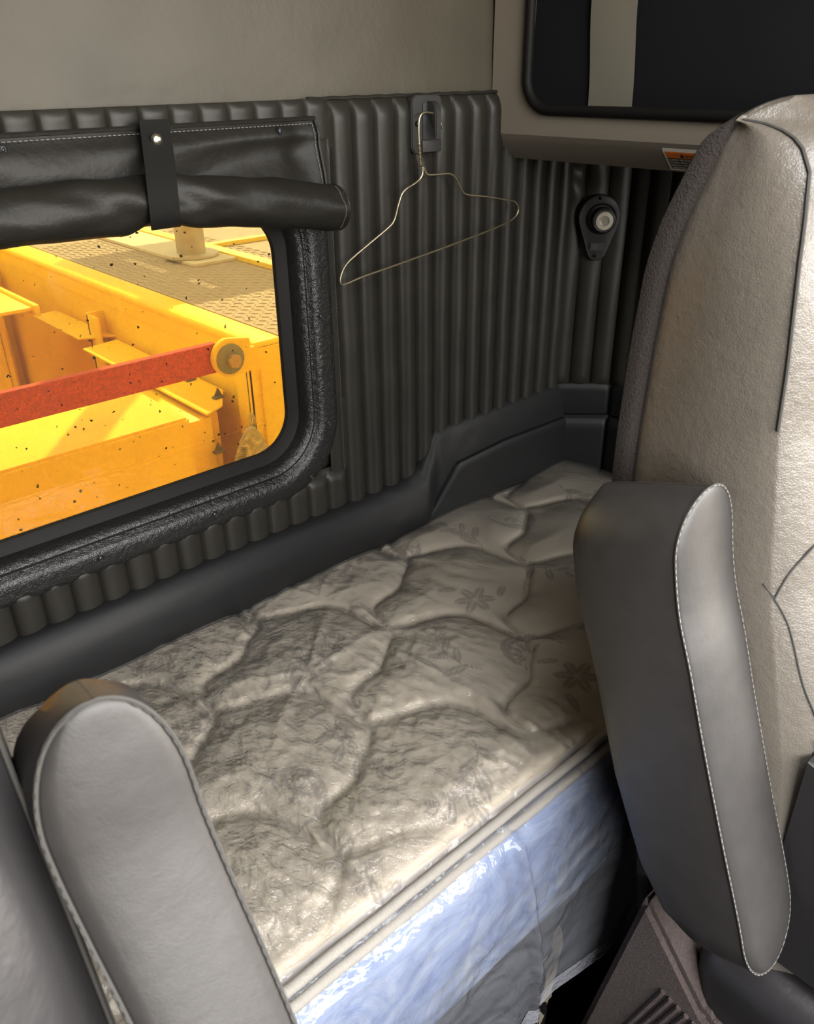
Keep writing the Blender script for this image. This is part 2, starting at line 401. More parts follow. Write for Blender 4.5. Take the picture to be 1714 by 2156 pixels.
# ------------------------------------------------------------------ bolster along the foot of the rear wall
BT = [(-1.0, -.652), (.741, -.646), (.878, -.641), (.905, -.630), (.925, -.606), (.938, -.585), (.952, -.571), (1.06, -.568), (1.30, -.566)]
def bolster(x, t):
    zt = interp(BT, x); zb = -.775
    hgt = zt-zb
    step = sm((x-.90)/.05)
    # rounded roll on the left, flatter tall pad on the right
    a = t*PI*.93
    ry = .042-.016*step
    y = -.004-ry*math.sin(a)**(.8-.2*step)
    z = zt-hgt*(1-math.cos(a))/2/((1-math.cos(PI*.93))/2)
    return (x, y-.0012*nz(x*25, t*9), z)
xs = sorted(set(lin(-1.0, .80, 70)+lin(.80, 1.0, 60)+lin(1.0, 1.305, 24)))
b = MB().grid(xs, lin(0, 1, 30), bolster)
bol = b.build('trim_2', M['bolster']); tag(bol, 'smooth black bolster roll along the wall above the mattress', kind='structure')
# overlapping second pad at its right end
L2 = [(.915, -.725), (.932, -.706), (.990, -.641), (1.118, -.633), (1.30, -.637)]
def pad(x, t):
    zt = interp(L2, x); z = zt+(-.79-zt)*t
    return (x, -.0335-.006*min(1, t/.05)**.5 if t > 0 else -.026, z)
b = MB().grid(lin(.915, 1.30, 60), [0, .012, .03, .06, .12, .25, .5, 1], pad)
b.build('pad', M['bolster'], bol)

# ------------------------------------------------------------------ rear window
win = empty('window_1', ((GX0+GX1)/2, GY, GZ0)); tag(win, 'rear window with rounded corners and black leather surround', kind='structure')
def rrect(x0, x1, z0, z1, r, n=12, bot=0.0):
    pts = []
    for cx, cz, a0 in ((x1-r, z0+r, -PI/2), (x1-r, z1-r, 0), (x0+r, z1-r, PI/2), (x0+r, z0+r, PI)):
        for i in range(n+1):
            a = a0+PI/2*i/n; pts.append((cx+r*math.cos(a), cz+r*math.sin(a)))
    return pts
def ring(prof, r0=GR, nseg=12, wob=0):
    rings = []
    for s_, y in prof:
        rr = max(.004, r0+s_*.75)
        p = rrect(GX0-s_, GX1+s_, GZ0-s_, GZ1+s_, rr, nseg)
        # densify straight sides
        q = []
        for i, a in enumerate(p):
            c = p[(i+1) % len(p)]; d = math.hypot(c[0]-a[0], c[1]-a[1]); k = max(1, int(d/.02))
            for j in range(k): q.append((a[0]+(c[0]-a[0])*j/k, a[1]+(c[1]-a[1])*j/k))
        rings.append(q)
    n = min(len(r) for r in rings)
    # resample to the same count by angle order
    out = []
    for r, (s_, y) in zip(rings, prof):
        m = len(r); out.append([(r[int(i*m/n)][0], y-wob*nz(r[int(i*m/n)][0]*18, r[int(i*m/n)][1]*18, s_*40), r[int(i*m/n)][1]) for i in range(n)])
    return out
b = MB().loft(ring([(-.004, .019), (-.003, .012), (.010, .009), (.015, .006), (.016, .018)])); b.build('window_seal', M['rubber'], win)
b = MB().loft(ring([(.012, .016), (.014, .004), (.0165, -.006), (.020, -.0135), (.0245, -.016), (.029, -.0135), (.032, -.008), (.034, -.006), (.036, -.0075), (.0385, -.0115), (.042, -.0145), (.047, -.016), (.054, -.0155), (.064, -.0145), (.072, -.0135), (.0735, -.012), (.0738, -.003)], wob=.0009))
sur = b.build('window_surround', M['trim'], win)
poly = rrect(GX0-.006, GX1+.006, GZ0-.006, GZ1+.006, GR, 12)
b = MB().prism([(x, GY-.002, z) for x, z in poly], (0, .004, 0)); b.build('glass_pane', M['glass'], win, smooth=False)
def screw(name, p, r, parent, n=(0, -1, 0), m=None):
    q = MB(); p = Vector(p); n = Vector(n).normalized()
    up = n.orthogonal().normalized(); w = n.cross(up)
    prof = [(r*1.0, -.001), (r*1.0, .0012), (r*.86, .0022), (r*.66, .0012), (r*.62, .0012), (r*.55, .0024), (r*.3, .0030), (r*.24, .0012), (.0001, .0008)]
    q.loft([[p+n*h+(up*math.cos(2*PI*k/20)+w*math.sin(2*PI*k/20))*a for k in range(20)] for a, h in prof])
    return q.build(name, m or M['screw'], parent)
for x, z in ((.714, -.322), (.716, -.491), (.676, -.572), (.501, -.575), (.326, -.577), (.15, -.577), (-.03, -.577)):
    screw('screw', (x, -.0150, z), .0048, win)

# ------------------------------------------------------------------ rolled-up window shade
sh = empty('window_shade', (.1, -.03, -.20)); tag(sh, 'black vinyl window shade rolled up above the rear window and strapped', 'shade')
SXR = .722
def flap(x, z):
    t = (-.058-z)/.090
    u = (SXR-x)
    y = -.0165-.008*sm(t*4)-.010*sm(t*1.2-.2)-.010*math.exp(-((x-.47)/.05)**2)*t
    y += -.0055*math.sin(t*7+nz(x*4, 1)*2.5)*sm(t*3)*sm(u/.05)-.003*nz(x*9, z*40, 2)*sm(t*3)
    # dented, shiny corner at the right end
    y += .010*math.exp(-((u-.03)/.022)**2-((t-.45)/.4)**2)
    zz = z-.014*sm((SXR-x)/.5)*0
    return (x, y, zz)
b = MB().grid(lin(-.6, SXR, 200), lin(-.058, -.150, 34), flap)
b.tube([(x, -.0175, -.0585) for x in lin(-.6, SXR, 60)], .0028, 6)
b.tube([(SXR, flap(SXR, z)[1]-.001, z) for z in lin(-.0585, -.150, 20)], .0026, 6)
b.build('shade_flap', M['shade'], sh)
b = MB(); stitch(b, (-.3, -.0215, -.0645), (SXR-.004, -.0215, -.0645), .0058, .0036)
for i in range(17):
    z = -.0655-.0048*i; p = flap(SXR-.006, z); b.tube([(p[0], p[1]-.0022, z), (p[0], p[1]-.0026, z-.0017), (p[0], p[1]-.0022, z-.0034)], .0006, 4, cap=False)
b.build('stitching', M['thread_pale'] if False else pbr('shade_thread', (.13, .12, .11), .8), sh)
ZTOP = [(-.6, -.104), (.30, -.105), (.42, -.104), (.47, -.108), (.53, -.111), (.62, -.121), (.71, -.138), (.74, -.139)]
ZBOT = [(-.6, -.164), (.30, -.164), (.38, -.165), (.42, -.164), (.445, -.160), (.47, -.161), (.50, -.166), (.54, -.172), (.62, -.182), (.71, -.196), (.74, -.197)]
def roll(x, a, off=0.0):
    zt, zb = interp(ZTOP, x), interp(ZBOT, x); rz = (zt-zb)/2-off; zc = (zt+zb)/2
    pin = math.exp(-((x-.468)/.035)**2); ry = .033*(1-.22*pin)-off
    w = .0030*nz(x*11, math.cos(a)*1.3, math.sin(a)*1.3)+.0022*nz(x*26, math.cos(a)*2, math.sin(a)*2+5)
    w += .0045*math.exp(-((x-.468)/.07)**2)*math.sin(a*3+x*60)
    ca, sa = math.cos(a), math.sin(a)
    return (x, -.052+(ry+w)*ca*-1, zc+(rz+w*.7)*sa)
b = MB().loft([[roll(x, 2*PI*k/40) for k in range(40)] for x in lin(-.6, .722, 190)], cap=False)
# spiral seen at the right end
sp = []
for i in range(90):
    a = i/89*2*PI*2.6; q = .97-.62*i/89
    zt, zb = -.1385, -.1965; sp.append((a, q))
b.loft([[(xx, -.052-.033*q*math.cos(a), (-.1675)+.029*q*math.sin(a)) for a, q in sp] for xx in (.70, .7235, .7245)], closed_ring=False)
b.tube([(.7225, -.052-.032*math.cos(2*PI*k/40), -.1675+.028*math.sin(2*PI*k/40)) for k in range(40)], .0020, 6, closed=True)
b.build('shade_roll', M['shade'], sh)
b = MB()
for i in range(28):
    a0 = -.9+i*.075
    pts = [roll(.714, a0+d) for d in (0, .02, .045)]
    b.tube([(p[0], p[1]+(p[1]+.052)*.03, p[2]+(p[2]+.167)*.03) for p in pts], .0006, 4, cap=False)
b.build('roll_stitching', bpy.data.materials['shade_thread'], sh)
def strap_y(z):
    if z > -.125: return -.0295-.060*sm((-.048-z)/.082)**.9
    dz = (z+.134)/.030
    return -.052-.0375*math.sqrt(max(.02, 1-min(1, abs(dz))**2.4))
def strap(sgn, z):
    y = strap_y(z); xc = .486+(y+.03)*.48-.004*sm((-.06-z)/.1)
    return (xc+sgn*.0185+.0010*nz(z*30, sgn), y, z)
zz = lin(-.050, -.1645, 60)
b = MB().loft([[strap(-1, z) for z in zz], [strap(0, z) for z in zz], [strap(1, z) for z in zz]], closed_ring=False)
b.loft([[(x, y+.0018, z) for x, y, z in [strap(s_, z) for z in zz]] for s_ in (-1, 0, 1)], closed_ring=False)
b.loft([[strap(s_, z), (strap(s_, z)[0], strap(s_, z)[1]+.0018, z)] for s_ in (-1,) for z in zz], closed_ring=False)
b.loft([[strap(s_, z), (strap(s_, z)[0], strap(s_, z)[1]+.0018, z)] for s_ in (1,) for z in zz], closed_ring=False)
st = b.build('strap', M['webbing'], sh); tag(st, 'black webbing strap with a metal snap')
b = MB(); c = Vector((strap(0, -.0705)[0]-.001, strap_y(-.0705)-.0005, -.0705))
b.loft([[c+Vector((a*math.cos(2*PI*k/24), -h, a*math.sin(2*PI*k/24))) for k in range(24)] for a, h in ((.0072, 0), (.0072, .0012), (.0063, .0032), (.0045, .0046), (.002, .0053), (.0001, .0055))])
tag(b.build('snap', M['brass'], st), 'round metal snap')
for x in (.661, .315, -.03): screw('screw', (x, flap(x, -.071)[1]-.001, -.071), .0052, sh)

# ------------------------------------------------------------------ coat hook and wire hanger
hk = empty('coat_hook', (.923, -.02, -.113)); tag(hk, 'black plastic coat hook plate at the top of the pleated wall', 'hook')
pl = rrect(.893, .954, -.113, -.0365, .009, 6)
b = MB().prism([(x, -.0215, z) for x, z in pl], (0, .012, 0), .0016); b.build('hook_plate', M['plastic'], hk)
b = MB(); b.box(.914, .941, -.0232, -.0214, -.0955, -.0465, .0006); b.build('recess_shade', M['black'], hk)  # black sheet on the plate, recess shade put into its colour
b = MB()
prof = [(-.021, -.0445), (-.031, -.0445), (-.038, -.050), (-.041, -.060), (-.041, -.090), (-.0365, -.0905), (-.0355, -.064), (-.031, -.060), (-.021, -.058)]
b.prism([(.923, y, z) for y, z in prof], (.0115, 0, 0), .0012); b.build('hook_prong', M['plastic'], hk)
b = MB(); b.box(.912, .951, -.0245, -.0213, -.113, -.0965, .001); b.build('hook_shield', M['plastic'], hk)
screw('screw', (.9035, -.0218, -.0735), .0042, hk)

hy = -.0335
hp = [(.9405, -.0815), (.936, -.0735), (.9315, -.0655), (.9285, -.0625), (.920, -.0595), (.910, -.0585), (.901, -.0605), (.8965, -.067), (.8955, -.076), (.8955, -.088), (.8965, -.100)]
b = MB(); b.tube(spline([(x, hy-(.004 if i < 2 else 0), z) for i, (x, z) in enumerate(hp)], 6), .0015, 8)
# twisted neck
tw = []
for k in range(2):
    tw.append([(.8968+.0026*(t)+.00135*math.cos(2*PI*5.5*t+k*PI), hy+.00135*math.sin(2*PI*5.5*t+k*PI), -.098-.032*t) for t in lin(0, 1, 80)])
for q in tw: b.tube(q, .0012, 7)
body = [(.8995, -.130), (.8995, -.137), (.898, -.142), (.892, -.148), (.880, -.1535), (.868, -.1575), (.858, -.164), (.8535, -.172), (.849, -.182), (.8445, -.194), (.839, -.2025), (.828, -.2095), (.797, -.2245), (.760, -.2425), (.745, -.253), (.738, -.264), (.7365, -.2715), (.7395, -.2765), (.750, -.2765), (.780, -.2715), (.860, -.2625), (.960, -.2505), (1.040, -.240), (1.092, -.2315), (1.112, -.2245), (1.119, -.2165), (1.1185, -.2085), (1.111, -.201), (1.098, -.197), (1.040, -.1855), (1.004, -.180), (.990, -.1765), (.982, -.1695), (.974, -.158), (.966, -.149), (.955, -.1445), (.935, -.1435), (.918, -.143), (.909, -.1415), (.9045, -.137), (.902, -.131)]
def hpy(x, z): return hy-.004+.010*sm((-.13-z)/.15)*0
b.tube(spline([(x, hpy(x, z), z) for x, z in body], 5), .0015, 8)
hg = b.build('wire_hanger', M['wire']); tag(hg, 'bent brassy wire coat hanger hanging tilted from the black coat hook', 'hanger')

# ------------------------------------------------------------------ overhead cupboard at the right
cb = empty('overhead_cupboard', (1.2, -.28, -.145)); tag(cb, 'taupe cupboard with a dark cloth front high on the right wall', 'cupboard')
CX = 1.09; CY0 = .004; CY1 = -.56
OY0, OZ0 = -.070, -.060      # opening edge
b = MB()
def facebit(y0, y1, z0, z1): b.box(CX, CX+.012, y1, y0, z0, z1)
facebit(CY0, OY0, OZ0, .50); facebit(CY0, CY1, -.096, OZ0); facebit(CY0, CY1, .46, .50)
# fillet in the opening's lower corner
cr = .045; fil = [(CX, OY0, OZ0), ] + [(CX, OY0-cr+cr*math.cos(a), OZ0+cr-cr*math.sin(a)) for a in lin(0, PI/2, 8)]
b.prism(fil, (.012, 0, 0))
b.grid([CY0, CY1], [0, .08, .2, 1], lambda y, t: (CX+.037*t, y, -.096-.012*min(1, t/.2)*.4-.034*t+.0) )
b.grid([CY0, CY1], [0, 1], lambda y, t: (CX+.037+(XR-CX-.037)*t, y, -.1348))
b.grid([0, 1], lin(-.1348, .50, 8), lambda t, z: ((CX if z > -.097 else CX+.037)+(XR-CX)*t*(1 if z > -.097 else .88), CY0, z))
b.build('cupboard_face', M['cab'], cb, sharp=.3)
# rubber bead round the opening
path = [(CX-.003, OY0, .46)] + [(CX-.003, OY0, z) for z in lin(.40, OZ0+cr, 20)] + [(CX-.003, OY0-cr+cr*math.cos(a), OZ0+cr-cr*math.sin(a)) for a in lin(0, PI/2, 10)] + [(CX-.003, y, OZ0) for y in lin(OY0-cr-.02, -.545, 30)]
b = MB().tube(path, .0078, 10); b.build('opening_bead', M['rubber'], cb)
b = MB().grid(lin(OY0+.004, -.548, 40), lin(OZ0-.004, .47, 20), lambda y, z: (CX+.010+.004*nz(y*6, z*6), y, z)); b.build('cloth_front', M['cloth'], cb)
b = MB().grid(lin(-.182, -.2575, 8), lin(OZ0-.002, .47, 30), lambda y, z: (CX+.004+.002*nz(y*20, z*8)-.0, y+.008*sm((z+.05)/.13), z)); b.build('cloth_strap', M['olive'], cb)

# warning sticker on the lower facet
wl = empty('warning_label', (1.115, -.37, -.13)); tag(wl, 'orange and black warning sticker on the lower edge of the taupe cupboard', 'sticker')
def fac(y, t, off=0.0):     # point on the sloping facet, t 0..1 down
    nrm = Vector((-.038, 0, -.037)).normalized()*.0
    x = CX+.037*t; z = -.096-.0048*min(1, t/.2)-.034*t
    nv = Vector((-.034, 0, -.037)).normalized()
    return Vector((x, y, z))+nv*off
LY0, LW = -.3135, .100; T0, T1 = .10, .93
def sticker_rect(name, a0, a1, t0, t1, off, mat):
    q = MB(); q.grid(lin(LY0-LW*a0, LY0-LW*a1, 6), lin(T0+(T1-T0)*t0, T0+(T1-T0)*t1, 8), lambda y, t: fac(y, t, off)); return q.build(name, mat, wl, smooth=False)
sticker_rect('sticker_sheet', 0, 1, 0, 1, .0006, M['white'])
sticker_rect('sticker_banner', .035, .965, .09, .38, .0009, M['orange'])
sticker_rect('sticker_field', .035, .965, .38, .92, .0009, M['black'])
def text(name, s_, a, t, size, mat, align='LEFT', width=None):
    cu = bpy.data.curves.new('text', 'FONT'); cu.body = s_; cu.size = 1; cu.offset = .015
    o = bpy.data.objects.new('text', cu); COL.objects.link(o)
    dg = bpy.context.evaluated_depsgraph_get(); me = bpy.data.meshes.new_from_object(o.evaluated_get(dg))
    vs = [v.co.copy() for v in me.vertices]; fs = [tuple(p.vertices) for p in me.polygons]
    bpy.data.objects.remove(o); bpy.data.curves.remove(cu)
    w = max(v.x for v in vs); sc = size if width is None else width/w
    e = .050   # facet height in metres
    out = [fac(LY0-LW*a-v.x*sc, T0+(T1-T0)*t-v.y*size/e, .0012) for v in vs]
    return obj(name, out, fs, mat, wl, smooth=False)
text('sticker_heading', 'WARNING', .335, .335, .0085, M['black'], width=.044)
tri = [fac(LY0-LW*.245, T0+(T1-T0)*.335, .0012), fac(LY0-LW*.325, T0+(T1-T0)*.335, .0012), fac(LY0-LW*.285, T0+(T1-T0)*.135, .0012)]
obj('sticker_triangle', tri, [(0, 1, 2)], M['black'], wl, smooth=False)
for i, s_ in enumerate(('SLEEPER RESTRAINT MUST BE USED', 'WHEN VEHICLE IS MOVING OR A', 'PERSON CAN BE SERIOUSLY HURT', "OPERATOR'S MANUAL")):
    text('sticker_line', s_, .05, .50+i*.13, .0050, M['white'], width=(.070, .072, .066, .040)[i])

# ------------------------------------------------------------------ reading lamp on the corner
ln = Vector((-1, -1, 0)).normalized(); lt = Vector((1, -1, 0)).normalized(); lu = Vector((0, 0, 1))
LC = Vector((1.335, -.045, -.245))+ln*.016
lamp = empty('reading_lamp', LC+Vector((0, 0, -.075))); tag(lamp, 'black teardrop reading lamp with a white lens on the pleated corner', 'lamp')
def lp(a, b_, d): return LC+lt*a+lu*b_+ln*d
# teardrop outline
out = []
R1, R2, D2 = .0385, .0185, .060
al = math.acos((R1-R2)/D2)
for a in lin(-PI/2+al*1.0, 3*PI/2-al*1.0, 30): pass
top = [(R1*math.cos(a), R1*math.sin(a)) for a in lin(-PI/2+al, 3*PI/2-al, 34)]
bt = [(R2*math.cos(a), -D2+R2*math.sin(a)) for a in lin(-PI/2-al, -PI/2+al, 18)]
tear = top+bt
b = MB()
k = len(tear)
cx = (0, -.018)
rings = []
for sc, d in ((1.0, -.004), (1.0, .004), (.985, .0065), (.95, .008)):
    rings.append([lp((x-cx[0])*sc+cx[0], (y-cx[1])*sc+cx[1], d) for x, y in tear])
b.loft(rings, cap=True); b.build('lamp_plate', M['plastic'], lamp)
def disc(prof, c=(0, 0), n=40, tilt=(0, 0)):
    return [[lp(c[0]+r*math.cos(2*PI*i/n)+tilt[0]*d, c[1]+r*math.sin(2*PI*i/n)+tilt[1]*d, d) for i in range(n)] for r, d in prof]
b = MB().loft(disc([(.0275, .007), (.0275, .0095), (.0255, .0105), (.0245, .0095), (.0235, .0065)], (.0035, -.003))); b.build('lamp_socket', M['rubber'], lamp)
b = MB().loft(disc([(.0225, .007), (.0222, .015), (.0205, .019), (.0185, .020), (.0165, .0195)], (.0045, -.004), tilt=(.10, -.04))); b.build('lamp_bezel', M['chrome'] if False else M['plastic'], lamp)
b = MB().loft(disc([(.0168, .0175), (.0165, .0205), (.0150, .0222), (.0090, .0226)], (.0045, -.004), tilt=(.10, -.04)))
ls = b.build('lamp_lens', M['lens'], lamp)
b = MB().loft(disc([(.0092, .0223), (.0085, .0218), (.004, .0216), (.0001, .0216)], (.0045, -.004), tilt=(.10, -.04))); b.build('lens_centre', M['lens2'], ls)
b = MB()
def lbox(a0, a1, b0, b1, d0, d1): return MB().add([lp(a, q, d) for a in (a0, a1) for q in (b0, b1) for d in (d0, d1)], [(0, 1, 3, 2), (4, 6, 7, 5), (0, 4, 5, 1), (2, 3, 7, 6), (0, 2, 6, 4), (1, 5, 7, 3)])
sw = lbox(-.0150, .0125, -.0590, -.0445, .007, .0092).build('lamp_switch', M['black'], lamp, smooth=False)
lbox(-.0125, .0020, -.0568, -.0467, .009, .0112).build('switch_rocker', M['plastic'], sw, smooth=False)
screw('screw', lp(-.002, .0325, .0085), .0026, lamp, n=ln); screw('screw', lp(-.003, -.0685, .0085), .0032, lamp, n=ln)

# ================================================================== MATTRESS
mt = empty('mattress', (.45, -.30, -1.03)); tag(mt, 'quilted floral mattress still in its clear plastic wrap on the bunk', 'mattress')
MX0, MX1, MYB, MYF = -.75, 1.385, -.012, -.575
ZT = -.752
d1 = Vector((.75, .66)).normalized(); d2 = Vector((.66, -.75)).normalized()
O2 = Vector((.80, -.36))
CELL = .205
def quilt(x, y):
    p = Vector((x, y))-O2; a = p.dot(d1)/CELL; q = p.dot(d2)/CELL
    # wavy seams both ways
    qq = q+.085*math.sin(2*PI*a+.6)+.03*math.sin(4*PI*a)
    aa = a+.07*math.sin(2*PI*q+1.2)-.10*(abs(math.sin(PI*q))-.5)
    da = abs(aa-round(aa))*CELL; dq = abs(qq-round(qq))*CELL
    da = da+.0  # distance to nearest seam
    s_ = min(da, dq*1.0)
    return s_, a, q
def top_h(x, y):
    s_, a, q = quilt(x, y)
    h = .010*(1-math.exp(-s_/.007))+.006*(1-math.exp(-(s_/.05)**2))
    # soft hollows, crown along the edges
    h += .004*nz(x*4, y*4)+.0012*nz(x*17, y*17, 4)
    ef = (y-MYF); h *= sm((ef-.004)/.06)
    h -= .007*(1-sm(ef/.06))+.045*sm((x-1.28)/.12)**2+.02*sm((-.03-y)*-30)
    h += .012*sm((-.25-y)*-4)*0
    # cross creases from the wrap, radiating at the left of centre
    return h
def mpt(x, y): return (x, y, ZT+top_h(x, y))
xs = lin(MX0, .06, 40)+[.06+.0029*i for i in range(1, 460)]
xs = [x for x in xs if x <= MX1-.0]
ys = lin(MYF, MYB, 205)
b = MB().grid(xs, ys, mpt)
mtop = b.build('quilted_top', M['tick'], mt, sharp=3.0)
# woven motif
motif = {}
def leafset():
    L = []
    rnd = random.Random(11)
    for i in range(-5, 9):
        for j2 in range(-10, 12):
            j = j2/2; c = O2+d1*CELL*(i+.5+(.35 if j2 % 2 else -.15))+d2*CELL*(j+.5)
            ang = rnd.uniform(0, 2*PI)
            kind = rnd.choice(('sprig', 'paisley', 'sprig', 'spray'))
            c = c+Vector((rnd.uniform(-.04, .04), rnd.uniform(-.04, .04)))
            if kind == 'sprig':
                px = c-Vector((math.cos(ang), math.sin(ang)))*.06; dr = ang-.55; cv = rnd.choice((-1, 1))*.17
                for s_ in range(9):
                    t = s_/8; dr += cv; px = px+Vector((math.cos(dr), math.sin(dr)))*.0145
                    L.append((px.copy(), dr, .0085, .0013))
                    if s_ > 0:
                        sd = 1 if s_ % 2 else -1; l = .021*(1-.45*t)*rnd.uniform(.85, 1.15); an = dr+sd*rnd.uniform(.65, .95)
                        L.append((px+Vector((math.cos(an), math.sin(an)))*l*.95, an, l, l*.40))
                L.append((px+Vector((math.cos(dr), math.sin(dr)))*.014, dr, .014, .005))
            elif kind == 'paisley':
                for s_ in range(16):
                    t = s_/15; a = ang+t*3.6; rr = .050-.022*t
                    p = c+Vector((math.cos(a), math.sin(a)))*rr
                    L.append((p, a+PI/2, .011, .0085*(math.sin(PI*min(1, t*1.05)))+.0012))
                for s_ in range(6):
                    a = ang+.5+s_*.55
                    L.append((c+Vector((math.cos(a), math.sin(a)))*.020, a, .012, .0045))
            else:
                for s_ in range(6):
                    a = ang+s_*2*PI/6
                    L.append((c+Vector((math.cos(a), math.sin(a)))*.018, a, .016, .0085))
                    if s_ % 2 == 0: L.append((c+Vector((math.cos(a+.4), math.sin(a+.4)))*.050, a+1.1, .018, .0068))
    return L
BIN = {}
for lf in leafset():
    key = (int(lf[0].x//.05), int(lf[0].y//.05))
    for dx in (-2, -1, 0, 1, 2) if lf[2] > .03 else (-1, 0, 1):
        for dy in (-2, -1, 0, 1, 2) if lf[2] > .03 else (-1, 0, 1): BIN.setdefault((key[0]+dx, key[1]+dy), []).append(lf)
def motif_at(x, y):
    v = 0
    for c, a, l, w in BIN.get((int(x//.05), int(y//.05)), ()):
        dx, dy = x-c.x, y-c.y; ca, sa = math.cos(a), math.sin(a)
        u = (dx*ca+dy*sa)/l; t = (-dx*sa+dy*ca)/w
        q = u*u+abs(t)/(max(.05, 1-u*u))*max(.05, 1-u*u)*abs(t)
        if q < 1: v = max(v, min(1, (1-q)*3)*(.35 if abs(t) < .14 and w > .003 else 1))
    return v
at = mtop.data.attributes.new('motif', 'FLOAT', 'POINT')
mo = mtop.location+mt.location
vals = []
for v in mtop.data.vertices:
    x, y = v.co.x+mo.x, v.co.y+mo.y
    vals.append(motif_at(x, y)*.85 if x > 0 else 0.0)
at.data.foreach_set('value', vals)

# the side panel, bulging, and two tape edges
def side(x, t):
    z = ZT-.014-(.255)*t
    y = MYF-.004-.013*math.sin(PI*t)**.7-.004*nz(x*5, t*3)
    return (x, y, z)
b = MB().grid(lin(MX0, MX1, 160), lin(0, 1, 24), side); b.build('side_panel', M['side'], mt)
b = MB()
b.grid([MX1, MX1+.001], [0, 1], lambda x, t: (MX1, MYF+(MYB-MYF)*t, ZT-.27))
b.loft([[(MX1, y, ZT-.055-.2*t) for y in lin(MYF, MYB, 10)] for t in (0, 1)], closed_ring=False)
b.grid(lin(MX0, MX1, 4), [MYF, MYB], lambda x, y: (x, y, ZT-.268)); b.grid(lin(MX0, MX1, 4), [0, 1], lambda x, t: (x, MYB, ZT-.268+t*.26))
b.build('mattress_base', M['tick'], mt)
def edge(x): return -.045*sm((x-1.28)/.12)**2
for dy, dz in ((.001, -.004), (-.008, -.017)):
    b = MB().tube([(x, MYF+dy+.001*nz(x*20, dy*99), ZT+dz+edge(x)+.0012*nz(x*16, 3)) for x in lin(MX0, MX1, 200)], .0062, 9); b.build('piping', M['piping'], mt)

# plastic wrap: crumpled over the top, hanging as a skirt in front
def wrinkle(x, y):
    # ridges fanning out from two pulled points
    w = 0
    for cx, cy, am, k, fall in ((.50, -.235, .0075, 7, .21), (.62, -.10, .0035, 6, .14), (.20, -.30, .006, 6, .25)):
        dx, dy = x-cx, y-cy; r = math.hypot(dx, dy)+1e-6; a = math.atan2(dy, dx)
        w += .55*am*(1-abs(math.sin(a*k*.5+nz(x*5, y*5)*1.5)))**3*math.exp(-r/fall)*sm(r/.02)
    w += .0022*abs(nz(x*28, y*20, 7))*(1-sm((x-.75)/.3)*.7)+.0016*abs(nz(x*60, y*45, 2))*(1-sm((x-.7)/.3))
    cr = (1-sm((x-.55)/.35))*(.35+.65*sm((.5+nz(x*3+4, y*4))*1.4))
    w += cr*(.0024*(1-min(1, abs(nz(x*38+y*14, y*20-x*8, 9))*2.6))**2+.0013*(1-min(1, abs(nz(x*85-y*20, y*50+x*25, 12))*2.6))**2)
    # one long fold from back to front
    l = (x-.62)-.10*(y+.3)*-1.2
    w += .003*math.exp(-(l/.004)**2)*sm((-.2-y)/.1)
    return w
def film_top(x, y):
    return (x, y, ZT+max(top_h(x, y), top_h(x, y)*.6+.004)+.0035+wrinkle(x, y))
xs = lin(MX0, .06, 30)+[.06+.0036*i for i in range(1, 372)]; xs = [x for x in xs if x <= MX1]
b = MB().grid(xs, lin(MYF+.012, MYB-.004, 150), film_top)
b.build('plastic_wrap', M['film'], mt, sharp=3.0)
HEM = [(-.75, -1.18), (.2, -1.155), (.50, -1.130), (.85, -1.078), (1.385, -1.06)]
def skirt(x, t):
    zt = film_top(x, MYF+.012)[2]; zh = interp(HEM, x)
    z = zt+(zh-zt)*t
    y = MYF+.012-.036*sm(t/.10)-.014*sm(t/.4)
    y += -.012*sm((t-.55)/.4)*math.sin(x*9+1)*.6-.006*math.sin(x*31+t*5)*sm((t-.3)/.4)
    y += -.0065*abs(nz(x*9+t*2, t*7, 1))-.0035*abs(nz(x*22-t*6, t*15, 5))
    y += -.012*math.exp(-((x-.515-.05*t)/.006)**2)*sm(t/.08)   # standing seam
    return (x, y, z)
b = MB().grid(lin(MX0, MX1, 330), lin(0, 1, 70), skirt); b.build('plastic_skirt', M['film_side'], mt, sharp=3.0)
def hem(x, t):
    p = skirt(x, 1.0); return (p[0], p[1]-.0015, p[2]+.004-.030*t)
b = MB().grid(lin(MX0, MX1, 330), lin(0, 1, 4), hem); b.build('plastic_hem', M['hem'], mt, sharp=3.0)

# bunk under the mattress
b = MB(); b.box(XL, XR, -.50, .02, -1.06, -1.021, .004); b.box(XL, XR, -.47, -.45, ZF, -1.06)
tag(b.build('trim_3', M['dark'], smooth=False), 'dark bunk platform carrying the mattress', kind='structure')
# webbing tail with a wire hook hanging under the bunk edge
tl = empty('tether_strap', (.61, -.62, -1.27)); tag(tl, 'beige webbing loop with a black wire hook hanging below the mattress', 'strap')
b = MB()
cen = spline([(.650, -.575, -1.115), (.644, -.582, -1.150), (.632, -.590, -1.185), (.618, -.594, -1.215)], 8)
b.loft([[p+Vector((.026*math.cos(.4)*s_*(1-.25*i/len(cen)), .004*s_+.004*math.sin(s_*3+i*.3), .014*s_)) for s_ in (-1, -.5, 0, .5, 1)] for i, p in enumerate(cen)], closed_ring=False)
b.loft([[p+Vector((.026*math.cos(.4)*s_*(1-.25*i/len(cen)), .0035+.004*s_+.004*math.sin(s_*3+i*.3), .014*s_)) for s_ in (-1, -.5, 0, .5, 1)] for i, p in enumerate(cen)], closed_ring=False)
b.build('webbing_loop', M['beige'], tl)
b = MB().tube(spline([(.616, -.592, -1.195), (.616, -.594, -1.215), (.616, -.592, -1.245), (.612, -.592, -1.28)], 8), .0058, 8); b.build('wire_hook', M['rubber'], tl)

